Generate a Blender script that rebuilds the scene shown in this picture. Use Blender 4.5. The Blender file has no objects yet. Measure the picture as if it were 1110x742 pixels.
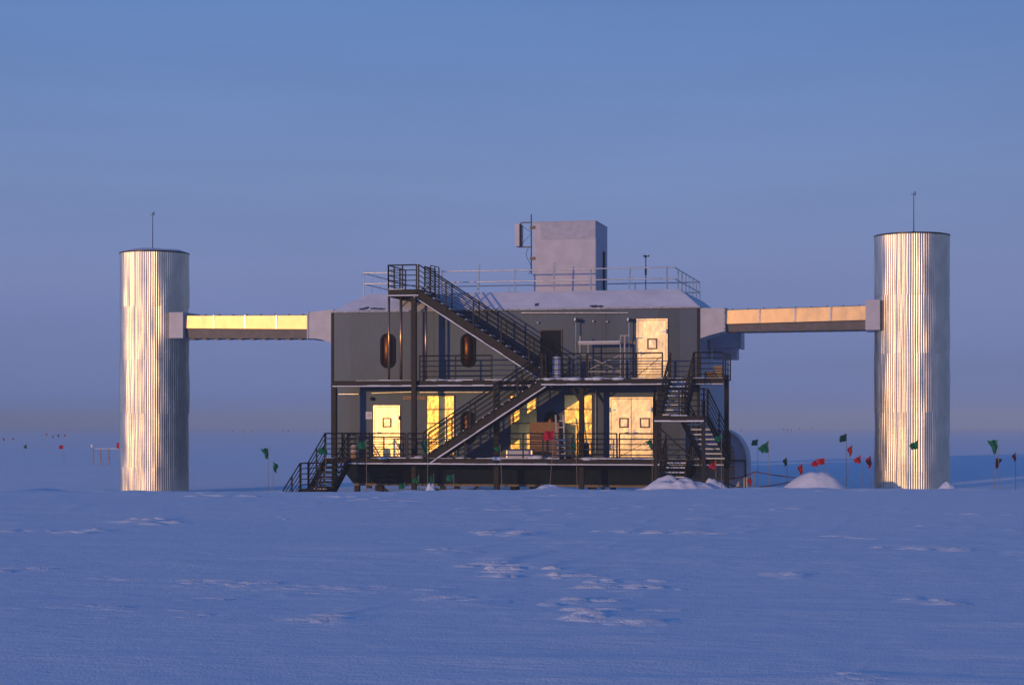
import bpy, bmesh, math, random
from mathutils import Vector, Matrix, noise
import numpy as np
random.seed(11)
R = math.radians
C = bpy.context.scene.collection

# ------------------------------------------------------------------ site frame
# X runs along the front of the station, Y into it, Z up. The photographer stands off to the right.
PHI = R(12.9)
DV = Vector((-math.sin(PHI), math.cos(PHI), 0)); RV = Vector((math.cos(PHI), math.sin(PHI), 0))
F = 2040.0
CAM = -80 * DV - 0.667 * RV; CAM.z = 1.7
HOR = 462.0
def P(px, py, Y):
    d = DV + RV * ((px - 555) / F) + Vector((0, 0, (HOR - py) / F))
    return CAM + d * ((Y - CAM.y) / d.y)
def PX(px, Y): return P(px, HOR, Y).x
def PZ(px, py, Y): return P(px, py, Y).z
def PD(px, py, s):            # point at distance s straight ahead of the camera
    return CAM + (DV + RV * ((px - 555) / F) + Vector((0, 0, (HOR - py) / F))) * s

SUN_AZ, SUN_EL = R(26), R(5.0)
SUNDIR = Vector((-math.sin(SUN_AZ) * math.cos(SUN_EL), -math.cos(SUN_AZ) * math.cos(SUN_EL), math.sin(SUN_EL)))

# ------------------------------------------------------------------ ground height
PROF = [(-9000, 0), (0, 0), (20, 0.02), (42, .09), (50, 0), (60, -0.36), (68, -0.68), (74, -0.98), (80, -1.30), (92, -1.40),
        (102, -1.15), (116, -0.75), (150, -0.72), (250, -0.75), (9000, -0.8)]
PS = np.array([p[0] for p in PROF], float); PZv = np.array([p[1] for p in PROF], float)
# crusts and small drifts: (px, py, half width m, half depth m, height m)
CRUST = [(143, 568, .9, .5, .10), (78, 578, .7, .5, .10), (165, 566, .5, .4, .08), (527, 580, .5, .4, .10), (548, 583, .35, .3, .07), (697, 578, .7, .4, .08),
         (752, 579, 1.2, .5, .12), (660, 578, .6, .3, .05), (583, 620, .9, .5, .09), (548, 614, .6, .4, .08), (610, 628, .8, .4, .08), (660, 634, .7, .4, .07), (690, 640, .6, .35, .06),
         (640, 668, .5, .3, .09), (665, 676, .5, .3, .08), (620, 655, .4, .25, .06), (1012, 597, .7, .4, .09), (1035, 599, .5, .3, .06), (1085, 601, .5, .3, .06), (845, 627, .3, .25, .05),
         (270, 636, 0.6, 0.4, 0.06), (245, 652, 0.4, 0.3, 0.04), (365, 637, 0.6, 0.3, 0.04), (300, 640, 0.6, 0.3, 0.03), (362, 672, .22, .2, .07), (200, 632, 1.3, 0.6, 0.035), (430, 640, 0.8, 0.4, 0.03),
         (90, 660, 0.9, 0.4, 0.03), (170, 668, 0.9, 0.4, 0.03), (520, 652, .5, .3, .06), (915, 739, .12, .15, .03), (5, 577, .5, .3, .06), (930, 585, .4, .3, .05), (400, 546, .9, .7, .05), (540, 556, .9, .6, .06),
         (600, 540, 1.4, .8, .06), (240, 540, 1.2, 1.0, .10), (370, 541, .9, .7, .06), (1050, 560, .6, .4, .05), (480, 600, .5, .3, .06), (1000, 655, .4, .3, .05), (30, 620, .6, .4, .06)]
CR = []
for (px, py, wx, wy, h) in CRUST:
    s = (1.7) * F / (py - HOR)
    if s > 46: s = 46 + (s - 46) * 0.6
    CR.append(((px - 555) / F * s, s, wx * .75, wy * .5, min(h, .09)))
CR2 = []
_r = random.Random(5)
for (cr, cs, wx, wy, h) in CR:
    for k in range(3 if h > .06 else 2):
        CR2.append((cr + _r.uniform(-.5, .5) * wx, cs + (k - 1) * .55 + _r.uniform(-.2, .2), wx * _r.uniform(.5, 1.1), max(.3, wy), h * _r.uniform(.22, .42), _r.uniform(0, 90), _r.uniform(1.1, 1.8)))
for k in range(1100):
    ss = 12 + 50 * _r.random() ** 1.3; rr0 = _r.uniform(-.29, .29) * ss
    if noise.noise(Vector((rr0 * .09, ss * .07, 61.0))) < -.02: continue
    CR2.append((rr0, ss, _r.uniform(.10, .6), .4, _r.uniform(.004, .016) * (1.7 if ss > 30 else 1.1 if ss > 20 else .5), _r.uniform(0, 90), _r.uniform(.5, 1.3)))
BUCK = {}
for c_ in CR2:
    for i_ in range(int((c_[0] - c_[2]) // 2), int((c_[0] + c_[2]) // 2) + 1):
        for j_ in range(int((c_[1] - 1) // 2), int((c_[1] + c_[6] + 1.2) // 2) + 1): BUCK.setdefault((i_, j_), []).append(c_)
def base_h(s):
    return float(np.interp(s, PS, PZv))
def ground_z(x, y):
    v = Vector((x - CAM.x, y - CAM.y, 0)); s = v.dot(DV); r = v.dot(RV)
    z = 0.25 * base_h(s - 3) + 0.5 * base_h(s) + 0.25 * base_h(s + 3)
    d = v.length
    fade = 1.0 if d < 250 else max(0.0, 1 - (d - 250) / 500)
    # wind-worn undulation, long across the view
    a = noise.noise(Vector((r * .05, s * .11, 3.1))) * .07
    a += noise.noise(Vector((r * .16 + s * .05, s * .42, 8.7))) * .012
    if d < 160:
        t = noise.noise(Vector((r * .55 + s * .25, s * 1.5, 1.7)))
        m = max(0.0, noise.noise(Vector((r * .07, s * .1, 22.0))) + .12)
        a += max(0, t - .12) * .09 * m
        a += noise.noise(Vector((r * 1.7, s * 4.1, 5.7))) * .006
    z += a * fade
    if 50 < s < 80: z += (noise.noise(Vector((r * .33, s * .22, 41.0))) * .20 + noise.noise(Vector((r * 1.1, s * .6, 43.0))) * .08) * math.exp(-((s - 66) / 8) ** 2)
    # a shallow dip in front of the left stair
    z -= .12 * math.exp(-((r + 7.5) / 3.5) ** 2 - ((s - 63) / 9) ** 2)
    # scour moat and drift at the tower feet
    for (tr, ts) in ((-15.95, 85), (16.3, 77.5)):
        q = (r - tr) ** 2 + (s - ts) ** 2
        if q < 60: z += .10 * math.exp(-((r - tr - 1.4) ** 2) / 4 - ((s - ts + 2.6) ** 2) / 3)
    if 8 < s < 90:
        best = 0.0
        for (cr, cs, wx, wy, h, sd, tail) in BUCK.get((int(r // 2), int(s // 2)), ()):
            # ragged wind-cut edge facing the sun, long gentle tail behind it
            al = .34 * (r - cr) + .94 * (s - cs); ac = .94 * (r - cr) - .34 * (s - cs)
            u = ac / wx
            if abs(u) > 1: continue
            t = al - .30 * wy * noise.noise(Vector((ac * 2.3 + sd, sd, 1.0))) - .12 * noise.noise(Vector((ac * 7 + sd, sd, 3.0)))
            if t <= 0 or t > tail + .15: continue
            A = (1 - u * u) * max(0.0, min(1.0, .45 + 1.8 * noise.noise(Vector((ac * 2.2 + sd * 2, sd, 5.0)))))
            best = max(best, h * A * (t / .12 if t < .12 else 1 - (t - .12) / tail))
        z += best
    return z

# ------------------------------------------------------------------ materials
def newmat(name):
    m = bpy.data.materials.new(name); m.use_nodes = True
    nt = m.node_tree; b = nt.nodes['Principled BSDF']
    return m, nt, b
def N(nt, t, **k):
    n = nt.nodes.new(t)
    for a, v in k.items(): setattr(n, a, v)
    return n
def mat(name, col, rough=.5, metal=0.0, var=.0, vscale=6.0, bump=0.0, bscale=20.0, stretch=(1, 1, 1), dist=.01, spec=.5, rvar=0.0, col2=None):
    m, nt, b = newmat(name)
    b.inputs['Base Color'].default_value = (*col, 1); b.inputs['Roughness'].default_value = rough
    b.inputs['Metallic'].default_value = metal; b.inputs['Specular IOR Level'].default_value = spec
    tc = N(nt, 'ShaderNodeTexCoord'); mp = N(nt, 'ShaderNodeMapping'); mp.inputs['Scale'].default_value = stretch
    nt.links.new(tc.outputs['Object'], mp.inputs['Vector'])
    if var or col2:
        n = N(nt, 'ShaderNodeTexNoise'); n.inputs['Scale'].default_value = vscale; n.inputs['Detail'].default_value = 5
        nt.links.new(mp.outputs[0], n.inputs['Vector'])
        r = N(nt, 'ShaderNodeValToRGB')
        c2 = col2 if col2 else tuple(min(1, c * (1 + var)) for c in col)
        c1 = col if col2 else tuple(c * (1 - var) for c in col)
        r.color_ramp.elements[0].position = .32; r.color_ramp.elements[0].color = (*c1, 1)
        r.color_ramp.elements[1].position = .68; r.color_ramp.elements[1].color = (*c2, 1)
        nt.links.new(n.outputs['Fac'], r.inputs['Fac']); nt.links.new(r.outputs[0], b.inputs['Base Color'])
    if rvar:
        n2 = N(nt, 'ShaderNodeTexNoise'); n2.inputs['Scale'].default_value = vscale * 1.7
        nt.links.new(mp.outputs[0], n2.inputs['Vector'])
        mr = N(nt, 'ShaderNodeMapRange'); mr.inputs['To Min'].default_value = rough - rvar; mr.inputs['To Max'].default_value = rough + rvar
        nt.links.new(n2.outputs['Fac'], mr.inputs['Value']); nt.links.new(mr.outputs[0], b.inputs['Roughness'])
    if bump:
        n3 = N(nt, 'ShaderNodeTexNoise'); n3.inputs['Scale'].default_value = bscale; n3.inputs['Detail'].default_value = 3
        nt.links.new(mp.outputs[0], n3.inputs['Vector'])
        bp = N(nt, 'ShaderNodeBump'); bp.inputs['Strength'].default_value = bump; bp.inputs['Distance'].default_value = dist
        nt.links.new(n3.outputs['Fac'], bp.inputs['Height']); nt.links.new(bp.outputs[0], b.inputs['Normal'])
    return m

def snow_ground():
    m, nt, b = newmat('wind packed snow')
    b.inputs['Roughness'].default_value = .62; b.inputs['Specular IOR Level'].default_value = .4; b.inputs['Sheen Weight'].default_value = .18; b.inputs['Sheen Roughness'].default_value = .5; b.inputs['Sheen Tint'].default_value = (.84, .95, 1, 1)
    tc = N(nt, 'ShaderNodeTexCoord')
    mp = N(nt, 'ShaderNodeMapping'); mp.inputs['Rotation'].default_value = (0, 0, -R(14)); mp.inputs['Scale'].default_value = (1, 2.6, 1)
    nt.links.new(tc.outputs['Object'], mp.inputs['Vector'])
    n1 = N(nt, 'ShaderNodeTexNoise'); n1.inputs['Scale'].default_value = .35; n1.inputs['Detail'].default_value = 8; n1.inputs['Roughness'].default_value = .6
    n2 = N(nt, 'ShaderNodeTexNoise'); n2.inputs['Scale'].default_value = 3.2; n2.inputs['Detail'].default_value = 6; n2.inputs['Roughness'].default_value = .62
    n3 = N(nt, 'ShaderNodeTexNoise'); n3.inputs['Scale'].default_value = 40; n3.inputs['Detail'].default_value = 3
    for n in (n1, n2): nt.links.new(mp.outputs[0], n.inputs['Vector'])
    nt.links.new(tc.outputs['Object'], n3.inputs['Vector'])
    r = N(nt, 'ShaderNodeValToRGB')
    r.color_ramp.elements[0].position = .3; r.color_ramp.elements[0].color = (.70, .78, .86, 1)
    r.color_ramp.elements[1].position = .7; r.color_ramp.elements[1].color = (.82, .88, .91, 1)
    n4 = N(nt, 'ShaderNodeTexNoise'); n4.inputs['Scale'].default_value = 1.2; n4.inputs['Detail'].default_value = 12; n4.inputs['Roughness'].default_value = .85; nt.links.new(mp.outputs[0], n4.inputs['Vector'])
    av = N(nt, 'ShaderNodeMath', operation='MULTIPLY_ADD'); av.inputs[1].default_value = .5; nt.links.new(n1.outputs['Fac'], av.inputs[0])
    hf = N(nt, 'ShaderNodeMath', operation='MULTIPLY'); hf.inputs[1].default_value = .5; nt.links.new(n4.outputs['Fac'], hf.inputs[0]); nt.links.new(hf.outputs[0], av.inputs[2])
    nt.links.new(av.outputs[0], r.inputs['Fac']); nt.links.new(r.outputs[0], b.inputs['Base Color'])
    prev = None
    for n, st, di in ((n1, .22, .16), (n2, .8, .035), (n3, .8, .012)):
        bp = N(nt, 'ShaderNodeBump'); bp.inputs['Strength'].default_value = st; bp.inputs['Distance'].default_value = di
        nt.links.new(n.outputs['Fac'], bp.inputs['Height'])
        if prev: nt.links.new(prev.outputs[0], bp.inputs['Normal'])
        prev = bp
    nt.links.new(prev.outputs[0], b.inputs['Normal'])
    return m

def siding(name, col, rough, metal):
    """ribbed metal cladding: fine vertical ribs with panel-to-panel tone"""
    m, nt, b = newmat(name)
    b.inputs['Roughness'].default_value = rough; b.inputs['Metallic'].default_value = metal
    tc = N(nt, 'ShaderNodeTexCoord')
    w = N(nt, 'ShaderNodeTexWave'); w.wave_type = 'BANDS'; w.bands_direction = 'X'; w.inputs['Scale'].default_value = 5.2; w.inputs['Distortion'].default_value = 0
    nt.links.new(tc.outputs['Object'], w.inputs['Vector'])
    bp = N(nt, 'ShaderNodeBump'); bp.inputs['Strength'].default_value = .16; bp.inputs['Distance'].default_value = .006
    nt.links.new(w.outputs['Fac'], bp.inputs['Height'])
    n0 = N(nt, 'ShaderNodeTexNoise'); n0.inputs['Scale'].default_value = .9; n0.inputs['Detail'].default_value = 4
    nt.links.new(tc.outputs['Object'], n0.inputs['Vector'])
    b2 = N(nt, 'ShaderNodeBump'); b2.inputs['Strength'].default_value = .3; b2.inputs['Distance'].default_value = .05
    nt.links.new(n0.outputs['Fac'], b2.inputs['Height']); nt.links.new(bp.outputs[0], b2.inputs['Normal']); nt.links.new(b2.outputs[0], b.inputs['Normal'])
    sx = N(nt, 'ShaderNodeSeparateXYZ'); nt.links.new(tc.outputs['Object'], sx.inputs[0])
    fl = N(nt, 'ShaderNodeMath', operation='SNAP'); fl.inputs[1].default_value = .92
    nt.links.new(sx.outputs['X'], fl.inputs[0])
    wn = N(nt, 'ShaderNodeTexWhiteNoise', noise_dimensions='1D'); nt.links.new(fl.outputs[0], wn.inputs['W'])
    ms = N(nt, 'ShaderNodeTexNoise'); ms.inputs['Scale'].default_value = 2.2; ms.inputs['Detail'].default_value = 6
    mpp = N(nt, 'ShaderNodeMapping'); mpp.inputs['Scale'].default_value = (3, 1, .35); nt.links.new(tc.outputs['Object'], mpp.inputs[0]); nt.links.new(mpp.outputs[0], ms.inputs['Vector'])
    ad = N(nt, 'ShaderNodeMath', operation='ADD'); nt.links.new(wn.outputs['Value'], ad.inputs[0]); nt.links.new(ms.outputs['Fac'], ad.inputs[1])
    r = N(nt, 'ShaderNodeMapRange'); r.inputs['From Min'].default_value = .3; r.inputs['From Max'].default_value = 1.7; r.inputs['To Min'].default_value = .82; r.inputs['To Max'].default_value = 1.2
    nt.links.new(ad.outputs[0], r.inputs['Value'])
    mx = N(nt, 'ShaderNodeVectorMath', operation='SCALE'); mx.inputs[0].default_value = col
    nt.links.new(r.outputs[0], mx.inputs['Scale']); nt.links.new(mx.outputs[0], b.inputs['Base Color'])
    return m

def foil(name, col, rough, amp, scale, dist):
    """sheet metal with shallow dents and smears"""
    m, nt, b = newmat(name)
    b.inputs['Metallic'].default_value = 1.0
    tc = N(nt, 'ShaderNodeTexCoord')
    n = N(nt, 'ShaderNodeTexNoise'); n.inputs['Scale'].default_value = scale; n.inputs['Detail'].default_value = 3
    nt.links.new(tc.outputs['Object'], n.inputs['Vector'])
    n2 = N(nt, 'ShaderNodeTexNoise'); n2.inputs['Scale'].default_value = scale * 2.3; n2.inputs['Detail'].default_value = 5
    mp = N(nt, 'ShaderNodeMapping'); mp.inputs['Scale'].default_value = (1, 1, .6); nt.links.new(tc.outputs['Object'], mp.inputs[0]); nt.links.new(mp.outputs[0], n2.inputs['Vector'])
    bp = N(nt, 'ShaderNodeBump'); bp.inputs['Strength'].default_value = amp; bp.inputs['Distance'].default_value = dist
    nt.links.new(n.outputs['Fac'], bp.inputs['Height']); nt.links.new(bp.outputs[0], b.inputs['Normal'])
    r = N(nt, 'ShaderNodeValToRGB'); r.color_ramp.elements[0].position = .35; r.color_ramp.elements[0].color = (*[c * .84 for c in col], 1)
    r.color_ramp.elements[1].position = .6; r.color_ramp.elements[1].color = (*col, 1)
    nt.links.new(n2.outputs['Fac'], r.inputs['Fac']); nt.links.new(r.outputs[0], b.inputs['Base Color'])
    mr = N(nt, 'ShaderNodeMapRange'); mr.inputs['To Min'].default_value = rough - .07; mr.inputs['To Max'].default_value = rough + .1
    nt.links.new(n2.outputs['Fac'], mr.inputs['Value']); nt.links.new(mr.outputs[0], b.inputs['Roughness'])
    return m

M = dict(
    ground=snow_ground(),
    snow=mat('fresh snow', (.82, .84, .87), .6, bump=.6, bscale=9, dist=.03, var=.04),
    roofsnow=mat('thin drifted roof snow', (.76, .76, .79), .6, var=.08, vscale=1.3, bump=.35, bscale=3, dist=.04),
    frost=mat('frost on steel', (.42, .43, .46), .6, var=.4, vscale=14),
    steel=mat('weathered brown steel', (.015, .011, .012), .55, .0, var=.35, vscale=5, bump=.2, bscale=30, spec=.25),
    rail=mat('dark steel pipe rail', (.009, .008, .010), .5, .0, var=.3, vscale=9, spec=.25),
    gantry=mat('dulled grey gantry pipe', (.34, .32, .33), .5, .2, var=.15, vscale=7),
    galv=mat('galvanised pipe', (.60, .55, .48), .30, .95, var=.2, vscale=7),
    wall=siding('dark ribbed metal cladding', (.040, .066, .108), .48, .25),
    side=siding('shade blue ribbed cladding', (.30, .33, .38), .5, .1),
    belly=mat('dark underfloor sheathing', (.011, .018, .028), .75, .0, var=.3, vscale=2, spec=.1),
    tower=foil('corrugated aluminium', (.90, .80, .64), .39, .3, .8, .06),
    door=foil('bright freezer door skin', (.96, .73, .40), .33, .3, 1.6, .06),
    gold=foil('foil covered window', (.95, .62, .18), .34, .45, 2.2, .07),
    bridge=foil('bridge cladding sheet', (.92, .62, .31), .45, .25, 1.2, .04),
    pale=mat('pale grey painted panel', (.55, .53, .56), .5, .0, var=.08, vscale=2, bump=.15, bscale=4, dist=.02),
    pale2=mat('lavender grey panel', (.50, .49, .56), .5, .0, var=.08, vscale=2),
    soffit=mat('grey soffit sheet', (.16, .14, .13), .55, .2, var=.15, vscale=4),
    tan=mat('tan painted beam', (.19, .14, .10), .6, .1, var=.25, vscale=6),
    dark=mat('black rubber', (.012, .012, .016), .7, spec=.15),
    pane=foil('brass toned vision pane', (.88, .68, .42), .34, .3, 3, .05),
    glint_pipe=mat('pipe tinted with sun glint', (.62, .36, .18), .3, .9, var=.3, vscale=2.5, bump=.4, bscale=3, dist=.02),  # gold of the sun's reflection put into the pipe colour
    navy=mat('dark navy cloth', (.02, .025, .06), .8, spec=.2),
    glass=mat('smoked glass', (.032, .011, .003), .28, .9, bump=.25, bscale=3, dist=.03),
    frame=mat('dark window frame', (.03, .025, .025), .4, .3),
    wframe=mat('brown vision panel frame', (.16, .09, .05), .5, .2),
    ply=mat('weathered plywood', (.36, .19, .08), .75, var=.22, vscale=4, stretch=(1, 1, 5), spec=.2),
    card=mat('pale cardboard', (.42, .27, .15), .8, var=.15, spec=.2),
    red=mat('red flag cloth', (.50, .018, .040), .8, var=.2, spec=.2),
    green=mat('green flag cloth', (.008, .150, .070), .8, var=.2, spec=.2),
    bamboo=mat('bamboo', (.34, .24, .15), .6, var=.3, vscale=12, stretch=(1, 1, .3)),
    rope=mat('dark red rope', (.14, .03, .035), .8),
    white=mat('white enamel', (.72, .70, .68), .45, var=.08),
    blue=mat('blue grey sheet', (.40, .41, .50), .5, .0, var=.1),
)

# ------------------------------------------------------------------ mesh builder
ORG = {}
class MB:
    def __init__(s): s.v = []; s.f = []; s.cut = []
    def each(s, name, m, parent, **k):
        r = None; c = s.cut + [(len(s.v), len(s.f))]
        for (a, b), (a2, b2) in zip(c, c[1:]):
            q = MB(); q.v = s.v[a:a2]; q.f = [tuple(i - a for i in f) for f in s.f[b:b2]]; r = q.build(name, m, parent, **k)
        return r
    def add(s, vs, fs):
        s.cut.append((len(s.v), len(s.f))); o = len(s.v); s.v += [Vector(v) for v in vs]; s.f += [tuple(i + o for i in f) for f in fs]; return s
    def box(s, x0, x1, y0, y1, z0, z1):
        if x0 > x1: x0, x1 = x1, x0
        if y0 > y1: y0, y1 = y1, y0
        if z0 > z1: z0, z1 = z1, z0
        return s.add([(x0, y0, z0), (x1, y0, z0), (x1, y1, z0), (x0, y1, z0), (x0, y0, z1), (x1, y0, z1), (x1, y1, z1), (x0, y1, z1)],
                     [(0, 3, 2, 1), (4, 5, 6, 7), (0, 1, 5, 4), (1, 2, 6, 5), (2, 3, 7, 6), (3, 0, 4, 7)])
    def bar(s, p, q, w, h, side=None):
        """rectangular bar from p to q: w along side, h across"""
        p = Vector(p); q = Vector(q); d = (q - p).normalized()
        a = Vector(side) if side else d.cross(Vector((0, 0, 1)))
        if a.length < 1e-4: a = Vector((1, 0, 0))
        a = (a - d * a.dot(d)).normalized(); b = d.cross(a).normalized()
        vs = [c + a * (w / 2 * i) + b * (h / 2 * j) for c in (p, q) for (i, j) in ((-1, -1), (1, -1), (1, 1), (-1, 1))]
        return s.add(vs, [(0, 3, 2, 1), (4, 5, 6, 7), (0, 1, 5, 4), (1, 2, 6, 5), (2, 3, 7, 6), (3, 0, 4, 7)])
    def tube(s, p, q, r, n=7, r2=None):
        p = Vector(p); q = Vector(q); d = (q - p).normalized(); r2 = r if r2 is None else r2
        a = d.orthogonal().normalized(); b = d.cross(a)
        vs = [c + (a * math.cos(t) + b * math.sin(t)) * rr for c, rr in ((p, r), (q, r2)) for t in [2 * math.pi * i / n for i in range(n)]]
        fs = [(i, (i + 1) % n, n + (i + 1) % n, n + i) for i in range(n)] + [tuple(range(n - 1, -1, -1)), tuple(range(n, 2 * n))]
        return s.add(vs, fs)
    def path(s, pts, r, n=6):
        for a, b in zip(pts, pts[1:]): s.tube(a, b, r, n)
        return s
    def prism(s, poly, y0, y1):
        """poly of (x, z) extruded in Y"""
        n = len(poly)
        vs = [(x, y0, z) for x, z in poly] + [(x, y1, z) for x, z in poly]
        return s.add(vs, [tuple(range(n)), tuple(range(2 * n - 1, n - 1, -1))] + [(i, n + i, n + (i + 1) % n, (i + 1) % n) for i in range(n)])
    def ball(s, c, r, n=10, sq=1.0):
        c = Vector(c); vs = []; fs = []
        m = n // 2
        for j in range(m + 1):
            t = math.pi * j / m
            for i in range(n):
                u = 2 * math.pi * i / n
                vs.append(c + Vector((r * math.sin(t) * math.cos(u), r * math.sin(t) * math.sin(u), r * sq * math.cos(t))))
        for j in range(m):
            for i in range(n):
                fs.append((j * n + i, (j + 1) * n + i, (j + 1) * n + (i + 1) % n, j * n + (i + 1) % n))
        return s.add(vs, fs)
    def build(s, name, m, parent=None, org=None, smooth=False, bevel=0):
        o0 = ORG[parent.name] if parent else Vector(org if org is not None else (0, 0, 0))
        me = bpy.data.meshes.new(name)
        me.from_pydata([v - o0 for v in s.v], [], s.f)
        bm = bmesh.new(); bm.from_mesh(me)
        bmesh.ops.remove_doubles(bm, verts=bm.verts, dist=1e-5)
        bmesh.ops.recalc_face_normals(bm, faces=bm.faces)
        bm.to_mesh(me); bm.free()
        if smooth:
            for p in me.polygons: p.use_smooth = True
        me.materials.append(m)
        o = bpy.data.objects.new(name, me); C.objects.link(o)
        if parent: o.parent = parent
        else: o.location = o0
        ORG[o.name] = o0
        if bevel:
            b = o.modifiers.new('bevel', 'BEVEL'); b.width = bevel; b.segments = 2; b.limit_method = 'ANGLE'
        return o
def thing(name, label, cat, loc, group=None):
    o = bpy.data.objects.new(name, None); C.objects.link(o)
    o.location = loc; ORG[o.name] = Vector(loc); o.empty_display_size = .3
    o['label'] = label; o['category'] = cat
    if group: o['group'] = group
    return o
def tag(o, label, cat, group=None):
    o['label'] = label; o['category'] = cat
    if group: o['group'] = group
    return o

# ------------------------------------------------------------------ ground sheet
def build_ground():
    rings = [0.6]
    while rings[-1] < 5: rings.append(rings[-1] * 1.25)
    while rings[-1] < 60: rings.append(rings[-1] * (1.0045 if rings[-1] > 11 else 1.0085))
    while rings[-1] < 130: rings.append(rings[-1] * 1.006)
    while rings[-1] < 400: rings.append(rings[-1] * 1.02)
    while rings[-1] < 1900: rings.append(rings[-1] * 1.15)
    fine = 19.0; step = .085
    ang = [-fine + i * step for i in range(int(2 * fine / step) + 1)]
    a = fine
    while a < 360 - fine - 3: a += 3; ang.append(a)
    n = len(ang); vs = []; fs = []
    for r in rings:
        for t in ang:
            d = DV * math.cos(R(t)) + RV * math.sin(R(t))
            x = CAM.x + d.x * r; y = CAM.y + d.y * r
            vs.append((x, y, ground_z(x, y) if r < 900 else base_h(9000 if abs(t) < 90 else -1) * (1 if abs(t) < 90 or t > 270 else 1)))
    vs.append((CAM.x, CAM.y, ground_z(CAM.x, CAM.y)))
    for j in range(len(rings) - 1):
        for i in range(n):
            k = (i + 1) % n
            fs.append((j * n + i, j * n + k, (j + 1) * n + k, (j + 1) * n + i))
    for i in range(n): fs.append((i, len(vs) - 1, (i + 1) % n))
    me = bpy.data.meshes.new('snow_ground'); me.from_pydata(vs, [], fs)
    bm = bmesh.new(); bm.from_mesh(me); bmesh.ops.recalc_face_normals(bm, faces=bm.faces)
    bm.to_mesh(me); bm.free()
    me.update()
    if me.polygons[0].normal.z < 0: me.flip_normals()
    for p in me.polygons: p.use_smooth = True
    me.materials.append(M['ground'])
    o = bpy.data.objects.new('snow_ground', me); C.objects.link(o); o['kind'] = 'structure'
build_ground()

# thin wind-broken crust plates lying on the snow: uncountable, one object
def crust_plates():
    rnd = random.Random(21); m_v = []; m_f = []
    def plate(r0, s0, wx, wy, h, rot):
        n = 11; ph = rnd.uniform(0, 9); top = []; bot = []
        for k in range(n):
            t = 2 * math.pi * k / n; q = 1 + .38 * noise.noise(Vector((math.cos(t) * 1.7 + ph, math.sin(t) * 1.7, ph)))
            a = math.cos(t) * wx * q; b_ = math.sin(t) * wy * q
            dr = a * math.cos(rot) - b_ * math.sin(rot); ds = a * math.sin(rot) + b_ * math.cos(rot)
            front = max(0.0, min(1.0, .5 - .6 * (.25 * a / wx + b_ / wy)))
            for lst, sc_, hh in ((top, .55 + .35 * rnd.random(), h * front * rnd.uniform(.7, 1.15) + .001), (bot, 1.22 + .25 * rnd.random(), -.006)):
                p = CAM + RV * (r0 + dr * sc_) + DV * (s0 + ds * sc_); lst.append((p.x, p.y, ground_z(p.x, p.y) + hh))
        o = len(m_v); m_v.extend(top + bot); m_f.append(tuple(range(o, o + n)))
        for k in range(n): m_f.append((o + k, o + n + k, o + n + (k + 1) % n, o + (k + 1) % n))
    for (cr, cs, wx, wy, h) in CR:
        for k in range(int(3 + wx * 6)):
            u = rnd.gauss(0, .55); plate(cr + u * wx * 1.2, cs - u * wx * .5 + rnd.gauss(0, .22), rnd.uniform(.08, .32), rnd.uniform(.05, .11), rnd.uniform(.16, .52) * min(h, .08), rnd.uniform(-.5, .1))
    for k in range(90):
        ss = rnd.uniform(20, 60); rr_ = rnd.uniform(-.28, .28) * ss
        if noise.noise(Vector((rr_ * .12, ss * .1, 77.0))) < .05: continue
        plate(rr_, ss, rnd.uniform(.06, .20), rnd.uniform(.04, .08), rnd.uniform(.008, .02), rnd.uniform(-.5, .1))
    me = bpy.data.meshes.new('snow_crust'); me.from_pydata(m_v, [], m_f)
    bm = bmesh.new(); bm.from_mesh(me); bmesh.ops.recalc_face_normals(bm, faces=bm.faces); bm.to_mesh(me); bm.free()
    for p in me.polygons: p.use_smooth = True
    me.materials.append(M['ground']); o = bpy.data.objects.new('snow_crust', me); C.objects.link(o); o['kind'] = 'stuff'
crust_plates()

# ------------------------------------------------------------------ key levels
ZD1 = PZ(572, 497, -.97)      # lower deck top
ZD2 = PZ(572, 411.5, -.1)     # upper deck top
WY = 1.63                     # front wall plane
DF = -.97                     # deck front plane
XL = PX(360.5, WY); XR = PX(757, WY); BACK = WY + 10.6
ZW = PZ(560, 334.5, WY)       # wall top
ZR = PZ(560, 316.5, WY + 1.3) # roof top

# ------------------------------------------------------------------ main building
bld = thing('research_station', 'dark grey two-storey metal clad polar station on stilts with snowy chamfered roof', 'building', ((XL + XR) / 2, WY, -1.35))
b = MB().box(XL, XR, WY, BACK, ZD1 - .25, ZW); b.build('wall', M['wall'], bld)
# side wall skin on the right end (skylit shade put into its blue grey colour)
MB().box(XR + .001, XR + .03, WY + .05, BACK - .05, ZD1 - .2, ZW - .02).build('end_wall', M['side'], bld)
# corner trims
t = MB()
for x in (XL, XR): t.box(x - .06 if x == XL else x - .05, x + .05 if x == XL else x + .06, WY - .035, WY + .08, ZD1 - .2, ZW + .01)
t.each('corner_trim', M['steel'], bld)
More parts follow.
